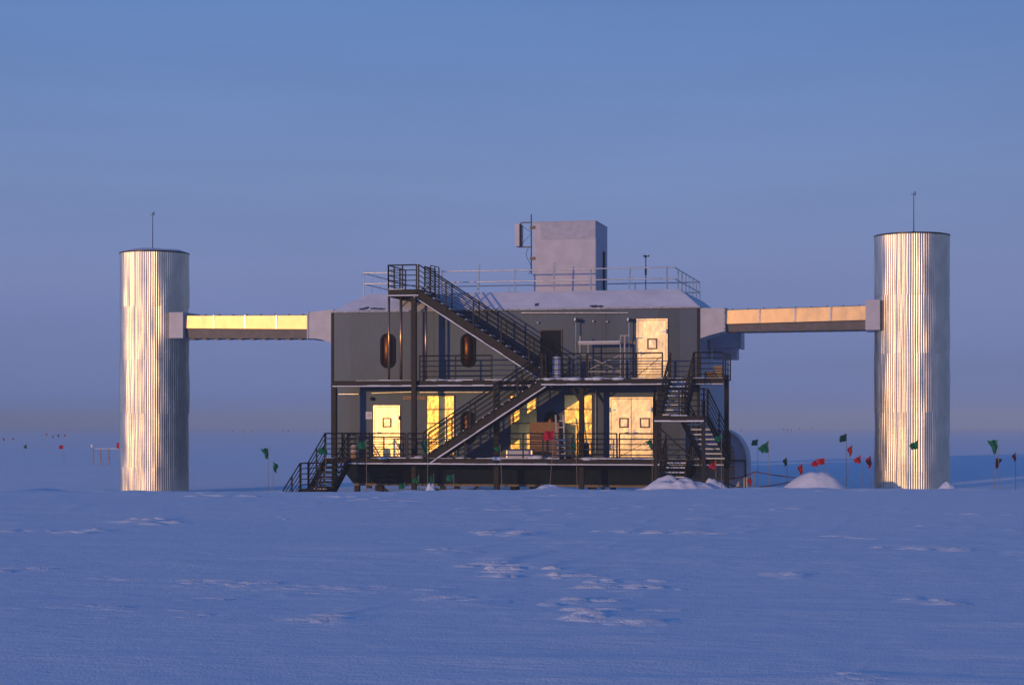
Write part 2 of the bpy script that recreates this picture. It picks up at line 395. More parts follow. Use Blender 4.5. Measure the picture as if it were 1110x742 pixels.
# roof: chamfered snow covered
def roof_mesh():
    m = MB(); i = 1.25; nx = 60; ny = 6
    x0, x1, y0, y1 = XL - .03, XR + .03, WY - .06, BACK + .05
    # outer ring / inner ring as subdivided strips with a little sag and drift
    def strip(pa, pb, qa, qb, n, name):
        for k in range(n):
            for j in range(4):
                pts = []
                for (uu, vv) in ((k, j), (k + 1, j), (k + 1, j + 1), (k, j + 1)):
                    a = Vector(pa).lerp(Vector(pb), uu / n); c = Vector(qa).lerp(Vector(qb), uu / n)
                    p = a.lerp(c, vv / 4)
                    p.z += noise.noise(Vector((p.x * 1.1, p.y * 1.4, 2))) * .03 * (1 if 0 < vv < 4 else .6)
                    pts.append(p)
                m.add(pts, [(0, 1, 2, 3)])
    A = [(x0, y0, ZW), (x1, y0, ZW), (x1, y1, ZW), (x0, y1, ZW)]
    B = [(x0 + i, y0 + i, ZR), (x1 - i * .8, y0 + i, ZR), (x1 - i * .8, y1 - i, ZR), (x0 + i, y1 - i, ZR)]
    for k in range(4): strip(A[k], A[(k + 1) % 4], B[k], B[(k + 1) % 4], nx if k % 2 == 0 else 20, '')
    m.add(B, [(0, 1, 2, 3)])
    return m
rf = roof_mesh().build('roof', M['roofsnow'], bld)
ev = MB(); ev.box(XL - .08, XR + .08, WY - .1, WY + .02, ZW - .07, ZW - .005)
ev.box(XR + .03, XR + .09, WY + .03, BACK, ZW - .07, ZW - .005)
ev.build('eave_trim', M['frost'], rf)
# bare patches where the dark roof sheet shows through
bp = MB()
for (px, py, w, h) in ((393, 333, 5, .8), (398, 332, 3, 1.1), (406, 332.6, 6, .8), (413, 333.2, 5, .7), (644, 333.6, 5, .9), (651, 333.8, 4, .7), (582, 331, 3, 1.2)):
    c = None
    Yp = WY - .06 + (334.5 - py) / 18 * 1.25
    ztop = ZW + (Yp - WY + .06) / 1.25 * (ZR - ZW)
    x = PX(px, Yp); n = 11; pts = []
    sl = (ZR - ZW) / 1.31
    for k in range(n):
        tt = 2 * math.pi * k / n; rr = random.uniform(.6, 1.15)
        dx = math.cos(tt) * w / 25 * rr; dy = math.sin(tt) * h / 12 * rr
        pts.append((x + dx, Yp + dy, ztop + dy * sl + .035))
    bp.add(pts + [(p[0], p[1], p[2] - .05) for p in pts], [tuple(range(n)), tuple(range(2 * n - 1, n - 1, -1))] + [(k, n + k, n + (k + 1) % n, (k + 1) % n) for k in range(n)])
bp.each('bare_patch', M['wall'], rf)
# belly: chamfered underfloor
zb0 = PZ(400, 523, WY + .3); xb0 = PX(374, WY); xb1 = PX(742, WY)
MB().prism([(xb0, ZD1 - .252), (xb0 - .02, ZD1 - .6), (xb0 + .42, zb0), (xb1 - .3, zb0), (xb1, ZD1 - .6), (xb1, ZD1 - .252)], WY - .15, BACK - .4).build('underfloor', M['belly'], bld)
MB().box(xb0 + .40, xb1 - .25, WY - .05, WY + .16, zb0 - .11, zb0 - .002).build('base_beam', M['tan'], bld)
for px in (388, 412, 496, 557, 579, 644, 665, 715):
    x = PX(px, WY + .6)
    w = .11 if px not in (412, 579) else .17
    MB().box(x - w, x + w, WY + .4, WY + .4 + 2 * w, -1.75, zb0 - .112 + .108).build('leg', M['steel'], bld)
for px in (400, 480, 560, 640, 720):
    x = PX(px, BACK - 1.4)
    MB().box(x - .12, x + .12, BACK - 1.5, BACK - 1.26, -1.75, zb0).build('leg', M['steel'], bld)
m = MB()
for (a, c) in (((412, 526), (432, 541)), ((467, 526), (490, 541)), ((519, 526), (500, 541)), ((645, 522), (668, 541)), ((713, 526), (700, 540))):
    m.bar(P(a[0], a[1], WY + .5), P(c[0], c[1], WY + .5), .09, .09)
m.each('brace', M['steel'], bld)

# doors ----------------------------------------------------------------
def rect(px0, px1, py0, py1, Y):
    a = P(px0, py1, Y); c = P(px1, py0, Y); return a.x, c.x, a.z, c.z
def door(px0, px1, py0, py1, leaves, wins, hinge_right=True):
    Y = WY; x0, x1, z0, z1 = rect(px0, px1, py0, py1, Y)
    if py1 > 490: z0 = ZD1 + .03
    elif py1 > 400: z0 = ZD2 + .05
    f = .07
    fr = MB(); fr.box(x0, x0 + f, Y - .07, Y + .02, z0, z1); fr.box(x1 - f, x1, Y - .07, Y + .02, z0, z1); fr.box(x0 + f + .001, x1 - f - .001, Y - .07, Y + .02, z1 - f, z1)
    first = None
    w = (x1 - x0 - 2 * f) / leaves
    for k in range(leaves):
        a = x0 + f + w * k + .008; c = x0 + f + w * (k + 1) - .008
        d = MB().box(a, c, Y - .055, Y + .01, z0 + .02, z1 - f - .01).build('door', M['door'], bld, bevel=.006)
        if first is None: fr.build('frame', M['door'], d, bevel=.006); first = d
        wx0, wx1, wz0, wz1 = rect(*wins[k], Y - .06)
        q = MB(); t_ = .055
        q.box(wx0 - t_, wx1 + t_, Y - .085, Y - .054, wz0 - t_, wz0); q.box(wx0 - t_, wx1 + t_, Y - .085, Y - .054, wz1, wz1 + t_)
        q.box(wx0 - t_, wx0, Y - .086, Y - .054, wz0, wz1); q.box(wx1, wx1 + t_, Y - .086, Y - .054, wz0, wz1)
        q.build('window_frame', M['wframe'], d)
        MB().box(wx0, wx1, Y - .066, Y - .054, wz0, wz1).build('window_pane', M['pane'], d)
        hx = c - .06 if (hinge_right and k == leaves - 1) else a + .06
        h = MB()
        for zz in (z0 + .45, z1 - .55): h.box(hx - .11, hx + .11, Y - .10, Y - .054, zz - .03, zz + .03); h.tube((hx + (.1 if hx > (a + c) / 2 else -.1), Y - .1, zz - .09), (hx + (.1 if hx > (a + c) / 2 else -.1), Y - .1, zz + .09), .025)
        h.each('hinge', M['galv'], d)
        lx = a + .12 if hx > (a + c) / 2 else c - .12
        h = MB().box(lx - .04, lx + .04, Y - .075, Y - .054, z0 + .95, z0 + 1.2); h.tube((lx, Y - .12, z0 + 1.07), (lx + (.14 if lx < (a + c) / 2 else -.14), Y - .12, z0 + 1.07), .015); h.tube((lx, Y - .12, z0 + 1.07), (lx, Y - .06, z0 + 1.07), .015)
        h.build('handle', M['galv'], d)
    return first
door(405, 434, 439, 496.5, 1, [(416, 423, 454, 461.5)])
door(661, 708, 430, 496.5, 2, [(672.5, 680, 454, 462), (695, 703, 454, 462)])
door(690, 724, 345, 410, 1, [(703, 711, 368, 377)])
# foil covered tall windows
for (px0, px1, py0) in ((463, 492, 429), (553.5, 582, 429), (612, 641.5, 428)):
    x0, x1, z0, z1 = rect(px0, px1, py0, 497, WY); z0 = ZD1 + .12
    w = MB().box(x0, x1, WY - .02, WY + .01, z0, z1).build('window', M['gold'], bld)
    g = MB()
    for zz in (PZ(px0, 443.5, WY), PZ(px0, 458.5, WY)): g.box(x0, x1, WY - .045, WY - .019, zz - .02, zz + .02)
    g.each('glazing_bar', M['wframe'], w)
    g = MB(); g.box(x0 - .05, x0, WY - .05, WY + .01, z0 - .05, z1 + .05); g.box(x1, x1 + .05, WY - .05, WY + .01, z0 - .05, z1 + .05); g.box(x0, x1, WY - .05, WY + .01, z1, z1 + .05); g.box(x0, x1, WY - .05, WY + .01, z0 - .05, z0)
    g.build('frame', M['frame'], w)
# capsule portholes
def capsule(px0, px1, py0, py1):
    x0, x1, z0, z1 = rect(px0, px1, py0, py1, WY); r = (x1 - x0) / 2; cx = (x0 + x1) / 2
    def outline(rr, n=12):
        pts = [(cx + rr * math.cos(t), z1 - r + rr * math.sin(t)) for t in [math.pi * i / n for i in range(n + 1)]]
        pts += [(cx + rr * math.cos(t), z0 + r + rr * math.sin(t)) for t in [math.pi + math.pi * i / n for i in range(n + 1)]]
        return pts
    o = outline(r); i_ = outline(r - .11); n = len(o)
    w = MB(); rr_ = r - .105; nu, nv = 14, 10; vs = []; fs = []
    for i in range(nu + 1):
        u = -math.cos(math.pi * i / nu); hh = math.sqrt(max(0, 1 - u * u)) * rr_
        for j in range(nv + 1):
            v = j / nv; z = (z0 + r - hh) + v * ((z1 - r + hh) - (z0 + r - hh))
            vs.append((cx + u * rr_, WY - .015 - .07 * math.sqrt(max(0, 1 - u * u)) * (1 - .85 * (2 * v - 1) ** 2), z))
    for i in range(nu):
        for j in range(nv): fs.append((i * (nv + 1) + j, (i + 1) * (nv + 1) + j, (i + 1) * (nv + 1) + j + 1, i * (nv + 1) + j + 1))
    w = w.add(vs, fs).build('porthole', M['glass'], bld, smooth=True)
    g = MB()
    vs = [(x, WY - .07, z) for x, z in o] + [(x, WY - .07, z) for x, z in i_] + [(x, WY + .012, z) for x, z in o] + [(x, WY - .029, z) for x, z in i_]
    fs = []
    for k in range(n):
        j = (k + 1) % n
        fs += [(k, j, n + j, n + k), (k, 2 * n + k, 2 * n + j, j), (n + k, n + j, 3 * n + j, 3 * n + k)]
    g.add(vs, fs); g.build('frame', M['dark'], w, smooth=False)
for q in ((412.5, 428.5, 361, 399), (499.5, 515.5, 361, 398), (499.5, 515, 445, 481), (590, 606, 445, 482)): capsule(*q)
# dark doorway upstairs
x0, x1, z0, z1 = rect(586.5, 608.5, 358, 411, WY); z0 = ZD2 + .05
d = MB().box(x0, x1, WY - .02, WY + .01, z0, z1).build('door', M['dark'], bld)
g = MB(); g.box(x0 - .05, x0, WY - .05, WY + .01, z0, z1 + .05); g.box(x1, x1 + .05, WY - .05, WY + .01, z0, z1 + .05); g.box(x0, x1, WY - .05, WY + .01, z1, z1 + .05); g.build('frame', M['frame'], d)
d['label'] = 'dark brown single door upstairs'
# wall fittings
m = MB()
m.tube(P(565, 339, WY - .06), P(681, 339, WY - .06), .03)
m.tube(P(367, 427, WY - .05), P(390, 427, WY - .05), .03); m.tube(P(403, 426, WY - .05), P(446, 424.5, WY - .05), .025); m.tube(P(455, 425, WY - .05), P(536, 425, WY - .05), .03)
m.tube(P(646, 421, WY - .06), P(646, 490, WY - .06), .03)
m.each('conduit', M['galv'], bld)
m = MB()
x0, x1, z0, z1 = rect(437, 446, 429, 433, WY); m.box(x0, x1, WY - .05, WY, z0, z1)
x0, x1, z0, z1 = rect(452, 461.5, 429, 433, WY); m.box(x0, x1, WY - .05, WY, z0, z1)
x0, x1, z0, z1 = rect(683, 690, 370, 373, WY); m.box(x0, x1, WY - .05, WY, z0, z1)
m.each('junction_strip', M['card'], bld)
x0, x1, z0, z1 = rect(396.5, 403.5, 446, 454, WY)
s_ = MB().box(x0, x1, WY - .03, WY, z0, z1).build('notice_board', M['white'], bld)
MB().box(x0 + .08, x1 - .06, WY - .036, WY - .03, z0 + .1, z1 - .1).build('notice_panel', M['pale'], s_)
for (px, py) in ((403, 432), (583, 349.5), (643, 348), (658, 348.5)):
    c = P(px, py, WY - .12)
    r = .085 if px == 403 else .045
    l = MB().ball(c, r, 10).build('wall_lamp', M['frame'] if px == 403 else M['white'], bld, smooth=True)
    MB().tube(c, c + Vector((0, .13, 0)), r * .45).build('bracket', M['galv'], l)
for x in [XL + 1.4 + i * 2.6 for i in range(6)]:
    pass
# vertical panel seams on the cladding
m = MB()
for px in (470, 582, 657, 735):
    x = PX(px, WY); m.box(x - .006, x + .006, WY - .01, WY + .01, ZD2 + .1, ZW - .08)
m.each('cladding_seam', M['frame'], bld)

# penthouse ---------------------------------------------------------------
PY = WY + 2.6
x0 = PX(577.5, PY); x1 = PX(645.5, PY); zt = PZ(610, 240.5, PY); dpt = 2.9
ph = MB().box(x0, x1, PY, PY + dpt, ZR - .2, zt).build('penthouse', M['pale2'], bld)
MB().box(PX(586, PY), x1 + .002, PY - .02, PY - .001, PZ(600, 259.5, PY), zt - .004).build('upper_panel', M['blue'], ph)
MB().box(x1 + .001, x1 + .02, PY + .02, PY + dpt, ZR, zt - .002).build('side_panel', M['blue'], ph)
MB().box(x1 + .021, x1 + .06, PY + 1.75, PY + 2.15, ZR, ZR + 2.0).build('side_door', M['dark'], ph)
MB().box(x0 - .02, x1 + .03, PY - .03, PY + dpt + .02, zt, zt + .03).build('cap', M['frost'], ph)
# antenna panel on a side frame
at = thing('panel_antenna', 'pale flat panel antenna on a square arm frame at the left of the rooftop hut', 'antenna', (x0, PY, ZR))
pm = P(575.5, 285, PY)
MB().tube((x0 - .09, PY + .1, ZR + .9), (x0 - .09, PY + .1, PZ(575, 232, PY)), .025).build('mast', M['frame'], at)
a1, a2, c1, c2 = rect(558.5, 563.5, 242.5, 267, PY)
MB().box(a1, a2, PY - .1, PY + .7, c1, c2).build('panel', M['pale'], at, bevel=.01)
m = MB()
for z in (c1 - .03, c2 + .06): m.bar((a2 + .04, PY + .1, z), (x0 - .05, PY + .1, z), .05, .05)
m.bar((a2 + .03, PY + .1, c1 - .03), (a2 + .03, PY + .1, c2 + .06), .05, .05)
m.tube((a2, PY + .1, c1 + .05), (x0 - .06, PY + .1, (c1 + c2) / 2 + .1), .01); m.tube((a2, PY + .1, c2 - .05), (x0 - .06, PY + .1, (c1 + c2) / 2 + .1), .01)
m.build('arm_frame', M['frame'], at)
m = MB()
for py in (246.5, 280): z = PZ(577, py, PY); m.box(x0 - .12, x0 + .1, PY - .06, PY + .12, z - .06, z + .06)
m.each('clamp', M['wframe'], at)
pts = [Vector((x0 - .2 - .12 * math.sin(i * .9), PY + .05, c1 - .05 - i * .17)) for i in range(8)]
MB().path(pts, .012).build('cable', M['dark'], at)

# roof railing ---------------------------------------------------------------
RY0 = WY + 1.35; RY1 = BACK - .5
xa = PX(394, RY0); xb = PX(731, RY0); zt = PZ(600, 292, RY0); zm = PZ(600, 304, RY0)
rr = thing('roof_railing', 'galvanised two-rail pipe guardrail around the snowy station roof', 'railing', ((xa + xb) / 2, RY0, ZR))
m = MB(); gap0, gap1 = PX(424, RY0), PX(478, RY0)
for z in (zt, zm):
    m.tube((xa, RY0, z), (gap0, RY0, z), .028); m.tube((gap1, RY0, z), (xb, RY0, z), .028)
    m.tube((xb, RY0, z), (xb, RY1, z), .028); m.tube((xb, RY1, z), (xa, RY1, z), .028); m.tube((xa, RY1, z), (xa, RY0, z), .028)
m.build('rail', M['galv'], rr)
for px in (394, 424, 479, 518.5, 558.5, 600, 640.5, 682, 723):
    x = PX(px, RY0); lean = .05 if px in (518.5, 600, 682) else 0
    MB().tube((x, RY0, ZR - .05), (x + lean, RY0, zt + (.05 if px not in (518.5, 600) else .32)), .034).build('post', M['galv'], rr)
for k in range(1, 8):
    MB().tube((xa, RY0 + (RY1 - RY0) * k / 7, ZR - .05), (xa, RY0 + (RY1 - RY0) * k / 7, zt), .028).build('post', M['galv'], rr)
    MB().tube((xb, RY0 + (RY1 - RY0) * k / 7, ZR - .05), (xb, RY0 + (RY1 - RY0) * k / 7, zt), .028).build('post', M['galv'], rr)
for k in range(1, 9):
    x = xa + (xb - xa) * k / 9; MB().tube((x, RY1, ZR - .05), (x, RY1, zt + .02), .026).build('post', M['galv'], rr)
for px in (518, 558, 600, 640, 682, 722):
    x = PX(px, RY0); MB().ball((x, RY0, ZR), .08, 8, .6).build('snow_cap', M['snow'], rr, smooth=True)
# anemometer mast
c = P(700, 312, RY0 + 3)
am = thing('anemometer_mast', 'thin weather mast with a small cup head rising over the right of the roof', 'mast', (c.x, c.y, ZR))
zz = PZ(700, 278, RY0 + 3)
MB().tube((c.x, c.y, ZR - .02), (c.x, c.y, zz), .022).build('pole', M['frame'], am)
MB().tube((c.x, c.y, ZR + .9), (c.x, c.y, ZR + 1.2), .05).build('junction_box', M['frame'], am)
m = MB().ball((c.x, c.y, zz), .06, 8)
for k in range(3):
    t = k * 2.094 + .3; q = Vector((c.x + .13 * math.cos(t), c.y + .13 * math.sin(t), zz + .03)); m.tube((c.x, c.y, zz + .02), q, .012); m.ball(q, .045, 6)
m.build('cup_head', M['frame'], am)

# ------------------------------------------------------------------ towers and bridges
TY = 2.8
def tower(pxc, pxw, ptop, label, dome, seed):
    rnd = random.Random(seed)
    c = P(pxc, HOR, TY); depth = (c - CAM).dot(DV); r = pxw / 2 * depth / F
    zt = PZ(pxc, ptop, TY); c.z = 0
    th = thing('corrugated_tower', label, 'tower', (c.x, c.y, -1.4), 'round metal cable towers')
    nr = 96; sub = 6; nn = nr * sub
    m = MB(); z = -1.7; tiers = []
    while z < zt:
        h = 1.55 if not tiers else 2.44
        tiers.append((z, min(zt, z + h))); z += h
    if tiers[-1][1] - tiers[-1][0] < .3: tiers[-2] = (tiers[-2][0], zt); tiers.pop()
    for ti, (z0, z1) in enumerate(tiers):
        off = ti * .5; dt = (-1) ** ti * .004
        rows = 9; base = len(m.v)
        for j in range(rows):
            zz = z0 + (z1 - z0) * j / (rows - 1)
            for i in range(nn):
                a = 2 * math.pi * i / nn
                ph_ = (i % sub) / sub
                # trapezoid rib
                rib = (0, .6, 1, 1, .6, 0)[i % sub] * .013
                w = noise.noise(Vector((a * 3.2, zz * .55 + off, seed))) * .050 + noise.noise(Vector((a * 11, zz * .5 + off, seed + 5))) * .005
                # individual rib is pressed slightly differently
                w += (math.sin((i // sub) * 12.9898 + seed) * 43758.5453 % 1) * .006
                rr_ = r + rib + w + dt
                m.v.append(Vector((c.x + rr_ * math.cos(a), c.y + rr_ * math.sin(a), zz)))
        for j in range(rows - 1):
            for i in range(nn):
                k = (i + 1) % nn
                m.f.append((base + j * nn + i, base + j * nn + k, base + (j + 1) * nn + k, base + (j + 1) * nn + i))
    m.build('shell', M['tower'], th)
    m = MB(); ring(m, c, r - .05, r + .045, zt - .01, zt + .045); m.build('top_rim', M['frame'], th)
    m = MB(); n = 48
    vs = [Vector((c.x, c.y, zt + (.30 if dome else .10)))]; fs = []
    for j in range(1, 7):
        rr_ = (r - .02) * j / 6
        for i in range(n):
            a = 2 * math.pi * i / n
            hh = (1 - (j / 6) ** 2) * (.22 if dome else .03) + .06 + noise.noise(Vector((math.cos(a) * rr_, math.sin(a) * rr_, 4))) * (.08 if dome else .02) * (1 if j < 6 else 0)
            vs.append(Vector((c.x + rr_ * math.cos(a), c.y + rr_ * math.sin(a), zt + hh)))
    for i in range(n): fs.append((0, 1 + i, 1 + (i + 1) % n))
    for j in range(5):
        for i in range(n): fs.append((1 + j * n + i, 1 + (j + 1) * n + i, 1 + (j + 1) * n + (i + 1) % n, 1 + j * n + (i + 1) % n))
    m.add(vs, fs); m.build('roof_cap', M['roofsnow'], th, smooth=True)
    return c, r, zt
def ring(m, c, r0, r1, z0, z1, n=72):
    vs = []
    for (rr_, z) in ((r0, z0), (r1, z0), (r1, z1), (r0, z1)):
        for i in range(n):
            a = 2 * math.pi * i / n; vs.append((c.x + rr_ * math.cos(a), c.y + rr_ * math.sin(a), z))
    fs = []
    for k in range(4):
        kk = (k + 1) % 4
        for i in range(n): fs.append((k * n + i, k * n + (i + 1) % n, kk * n + (i + 1) % n, kk * n + i))
    m.add(vs, fs)
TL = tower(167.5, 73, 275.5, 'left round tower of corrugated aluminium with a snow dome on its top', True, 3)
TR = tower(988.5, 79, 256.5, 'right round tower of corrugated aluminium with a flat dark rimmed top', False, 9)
def mast(px, ptop, T, label):
    c = P(px, 300, TY); z0 = T[2] + .1; z1 = PZ(px, ptop, TY)
    th = thing('antenna_mast', label, 'antenna', (c.x, TY, z0), 'whip masts on the towers')
    MB().tube((c.x, TY, z0 - .1), (c.x, TY, z1), .022, 6, .012).build('pole', M['rail'], th)
    MB().tube((c.x, TY, z0 - .05), (c.x, TY, z0 + .12), .06).build('base', M['rail'], th)
    MB().bar((c.x - .12, TY, z1 - .1), (c.x + .1, TY, z1 - .1), .02, .02).bar((c.x + .06, TY, z1 - .15), (c.x + .06, TY, z1 + .03), .03, .03).build('tip', M['rail'], th)
mast(165.5, 230, TL, 'thin whip mast standing on the snow domed left tower')
mast(990.5, 208, TR, 'thin whip mast standing on the flat topped right tower')

def bridge(side):
    BY0 = WY + .12; BY1 = BY0 + 1.7
    if side < 0:
        pxa, pxb = 198, 334; ta, tb = 341.5, 341; mid = (355.5, 356.5); bot = (366.5, 366.5)
        bx = (183, 198.5, 338, 366.5); fl = (334, 360.5); label = 'left cable bridge of gold lit panels from the snow domed tower to the station'
    else:
        pxa, pxb = 785, 940; ta, tb = 335.5, 330.5; mid = (351, 346.5); bot = (359.5, 357)
        bx = (938, 954, 324.5, 357.5); fl = (757, 785); label = 'right cable bridge rising slightly from the station to the flat topped tower'
    XA, XB = PX(pxa, BY0), PX(pxb, BY0)
    th = thing('cable_bridge', label, 'bridge', ((XA + XB) / 2, BY0, PZ(pxa, bot[0], BY0)), 'cable bridges joining the towers to the station')
    zt = (PZ(pxa, ta, BY0), PZ(pxb, tb, BY0)); zm = (PZ(pxa, mid[0], BY0), PZ(pxb, mid[1], BY0)); zb = (PZ(pxa, bot[0], BY0 + .1), PZ(pxb, bot[1], BY0 + .1))
    L = lambda a, t: a[0] + (a[1] - a[0]) * t
    n = 4
    for k in range(n):
        t0, t1 = k / n + .0015, (k + 1) / n - .0015
        xs = (XA + (XB - XA) * t0, XA + (XB - XA) * t1)
        m = MB(); o = .05 * math.sin(k * 2.1 + side)
        def zz(a, t): return L(a, t)
        vs = []
        for (x, t) in ((xs[0], t0), (xs[1], t1)):
            vs += [(x, BY0, zz(zm, t)), (x, BY0 + .03, zz(zt, t) - .03), (x, BY0 + .10, zz(zt, t)), (x, BY1, zz(zt, t)), (x, BY1, zz(zm, t))]
        m.add(vs, [(0, 5, 6, 1), (1, 6, 7, 2), (2, 7, 8, 3), (3, 8, 9, 4), (4, 9, 5, 0), (0, 1, 2, 3, 4), (9, 8, 7, 6, 5)])
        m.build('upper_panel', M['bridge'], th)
    m = MB()
    for k in range(n + 1):
        t = k / n; x = XA + (XB - XA) * t; m.box(x - .03, x + .03, BY0 - .015, BY0 + .02, L(zm, t) + .01, L(zt, t) - .02)
    m.each('panel_joint', M['galv'], th)
    m = MB(); vs = []
    for x, t in ((XA, 0), (XB, 1)):
        vs += [(x, BY0 + .06, L(zm, t) - .003), (x, BY0 + .12, L(zb, t)), (x, BY1 - .1, L(zb, t)), (x, BY1 - .05, L(zm, t) - .003)]
    m.add(vs, [(0, 4, 5, 1), (1, 5, 6, 2), (2, 6, 7, 3), (3, 7, 4, 0), (0, 1, 2, 3), (7, 6, 5, 4)]); m.build('cable_tray', M['soffit'], th)
    m = MB(); m.bar((XA, BY0 + .055, L(zm, 0) - .02), (XB, BY0 + .055, L(zm, 1) - .02), .03, .03)
    for k in range(10):
        t = (k + .7) / 10.5; x = XA + (XB - XA) * t; m.box(x - .10, x + .10, BY0 + .2, BY0 + .6, L(zb, t) - .055, L(zb, t) - .003)
    m.each('hanger', M['frame'], th)
    # little fins along the top
    m = MB()
    for k in range(9):
        t = (k + .5) / 9; x = XA + (XB - XA) * t; m.box(x - .02, x + .02, BY0 + .2, BY0 + .4, L(zt, t), L(zt, t) + .05)
    m.each('top_clip', M['frame'], th)
    # link box at the tower
    x0, x1, z0, z1 = rect(*((bx[0], bx[1], bx[2], bx[3])), BY0 - .2)
    if side < 0: x0, x1 = x0 , x1
    MB().box(x0, x1, BY0 - .2, BY1 + .1, z0, z1).build('end_box', M['pale'], th, bevel=.02)
    # flared collar at the building
    xf0, xf1 = PX(fl[0], BY0 - .06), PX(fl[1], WY - .08)
    m = MB(); n = 14; front = []; 
    if side < 0:
        ztop = (PZ(334, 338.5, WY), PZ(360, 335, WY)); zbot = lambda t: PZ(345, 366.5 + (t ** 2.6) * 7, WY)
    else:
        ztop = (PZ(757, 333.5, WY), PZ(785, 334, WY)); zbot = lambda t: PZ(770, 367.5 - 8.5 * (t ** .8), WY)
    up = [(xf0 + (xf1 - xf0) * k / n, ztop[0] + (ztop[1] - ztop[0]) * k / n) for k in range(n + 1)]
    dn = [(xf0 + (xf1 - xf0) * k / n, zbot(k / n)) for k in range(n + 1)]
    m.prism(up + dn[::-1], BY0 - .10, BY1 + .3).build('flared_collar', M['pale'], th)
    xs = xf0 if side < 0 else xf1
    MB().box(xs - .035, xs + .035, BY0 - .13, BY1 + .32, (dn[0][1] if side < 0 else dn[-1][1]) - .02, (up[0][1] if side < 0 else up[-1][1]) + .03).build('collar_flange', M['frost'] if side > 0 else M['pale2'], th)
    return th
bridge(-1); bridge(1)

# ------------------------------------------------------------------ steel walkways and stairs
RH = 1.06
def rails_run(m, p, q, lv=(1, .79, .58, .37, .16), r=.020):
    for k, f in enumerate(lv):
        o = Vector((0, 0, RH * f)); m.tube(Vector(p) + o, Vector(q) + o, .030 if k == 0 else r, 6)
def railing(parent, pts, spacing=1.35, closed=False, name='railing', m_=None, levels=(1, .79, .58, .37, .16), diag=False):
    m = MB(); posts = []
    for a, b in zip(pts, pts[1:]):
        a = Vector(a); b = Vector(b); rails_run(m, a, b, levels)
        n = max(1, round((b - a).length / spacing))
        for k in range(n + 1): posts.append(a.lerp(b, k / n))
        if diag: m.tube(a + Vector((0, 0, .1)), b + Vector((0, 0, RH * .9)), .012, 5)
    o = m.build(name, m_ or M['rail'], parent)
    done = []
    for p in posts:
        if any((p - d).length < .05 for d in done): continue
        done.append(p)
        MB().bar(p + Vector((0, 0, -.04)), p + Vector((0, 0, RH + .02)), .055, .055, (1, 0, 0)).build('post', m_ or M['rail'], o)
    return o
def channel(m, sn, p, q, h, out, fl=.07):
    """steel channel from p to q (top line), web height h, flanges towards out"""
    p = Vector(p); q = Vector(q); out = Vector(out); d = (q - p).normalized(); up = out.cross(d)
    if up.z < 0: up = -up
    c = -up * (h / 2)
    m.bar(p + c, q + c, .02, h, out)
    for s_ in (0, -h): m.bar(p + up * (s_ + (-.01 if s_ == 0 else .01)) + out * (fl / 2 + .01), q + up * (s_ + (-.01 if s_ == 0 else .01)) + out * (fl / 2 + .01), fl, .02, out)
    if sn is not None:
        # frost and snow on the lower flange, also painting its lit edge
        n = max(2, int((q - p).length / .5))
        for k in range(n):
            a = p.lerp(q, k / n); b = p.lerp(q, (k + 1) / n); hh = random.uniform(.035, .06)
            o = -up * (h - .02 - hh / 2 - .001) + out * (fl / 2 + .012)
            sn.bar(a + o, b + o, fl * .95, hh, out)
        if abs(d.z) < .1:
            for k in range(n):
                if random.random() < .3: continue
                a = p.lerp(q, k / n); b = p.lerp(q, (k + 1) / n); hh = random.uniform(.01, .04)
                sn.bar(a + up * (hh / 2 + .001) + out * (fl / 2), b + up * (hh / 2 + .001) + out * (fl / 2), fl * .9, hh, out)
def deck(label, Z, fronts, back, loc):
    """fronts: list of (x0, x1, yfront)"""
    th = thing('steel_walkway', label, 'walkway', loc)
    m = MB(); fa = MB(); sn = MB()
    for (x0, x1, yf) in fronts:
        m.box(x0, x1, yf + .03, back, Z - .045, Z)
        channel(fa, sn, (x0, yf, Z), (x1, yf, Z), .27, (0, -1, 0))
        k = x0 + .6
        while k < x1:
            fa.box(k - .04, k + .04, yf + .03, back, Z - .2, Z - .047); k += 1.3
    m.build('grating', M['steel'], th); fa.build('fascia_beam', M['steel'], th); sn.build('snow', M['snow'], th)
    return th
X362 = PX(362.5, 0); X449 = PX(449, 0); X538 = PX(538.5, 0); X630 = PX(630.5, 0); X788 = PX(788, 0)
xB = PX(587, DF)       # right end of the stair opening on the front plane
xC0, xC1 = PX(727, DF), PX(752, DF)
xE = PX(784, DF)
up = deck('upper steel walkway with dark pipe rails and frosted edge beam', ZD2, [(X362 - .1, PX(590, 0), .11), (xB, xC0, DF), (xC0 + .001, xC1, DF + .3), (xC1 + .001, xE, DF)], WY - .001, (0, 0, ZD2))
# fill between the rear strip and the front deck
MB().box(PX(590, 0) + .001, xB + .0, .14, WY - .001, ZD2 - .045, ZD2).build('infill_grating', M['steel'], up) if PX(590, 0) < xB else None
railing(up, [(PX(455, .11), .11, ZD2), (PX(533, .11), .11, ZD2)])
railing(up, [(PX(594, DF), DF, ZD2), (PX(629, DF), DF, ZD2), (PX(636, DF), DF, ZD2)])
railing(up, [(PX(637, DF), DF, ZD2), (PX(676, DF), DF, ZD2), (PX(689, DF), DF, ZD2)])
railing(up, [(PX(690, DF), DF, ZD2), (PX(718, DF), DF, ZD2)], name='gate', diag=True)
railing(up, [(xC0 + .9 - .0, WY - .4, ZD2), (xC1, WY - .4, ZD2)])
railing(up, [(xC1 + .02, DF, ZD2), (xE, DF, ZD2), (xE, WY, ZD2)], spacing=.9)
sn = MB()
for (a, c_, y) in ((594, 626, -.8), (538, 560, .3), (640, 676, -.8), (472, 500, .3)):
    x0, x1 = PX(a, y), PX(c_, y); k = x0
    while k < x1:
        w = random.uniform(.15, .4); sn.ball((k, y + random.uniform(-.05, .1), ZD2), w, 10, random.uniform(.12, .28)); k += w
sn.each('snow_heap', M['snow'], up, smooth=True)

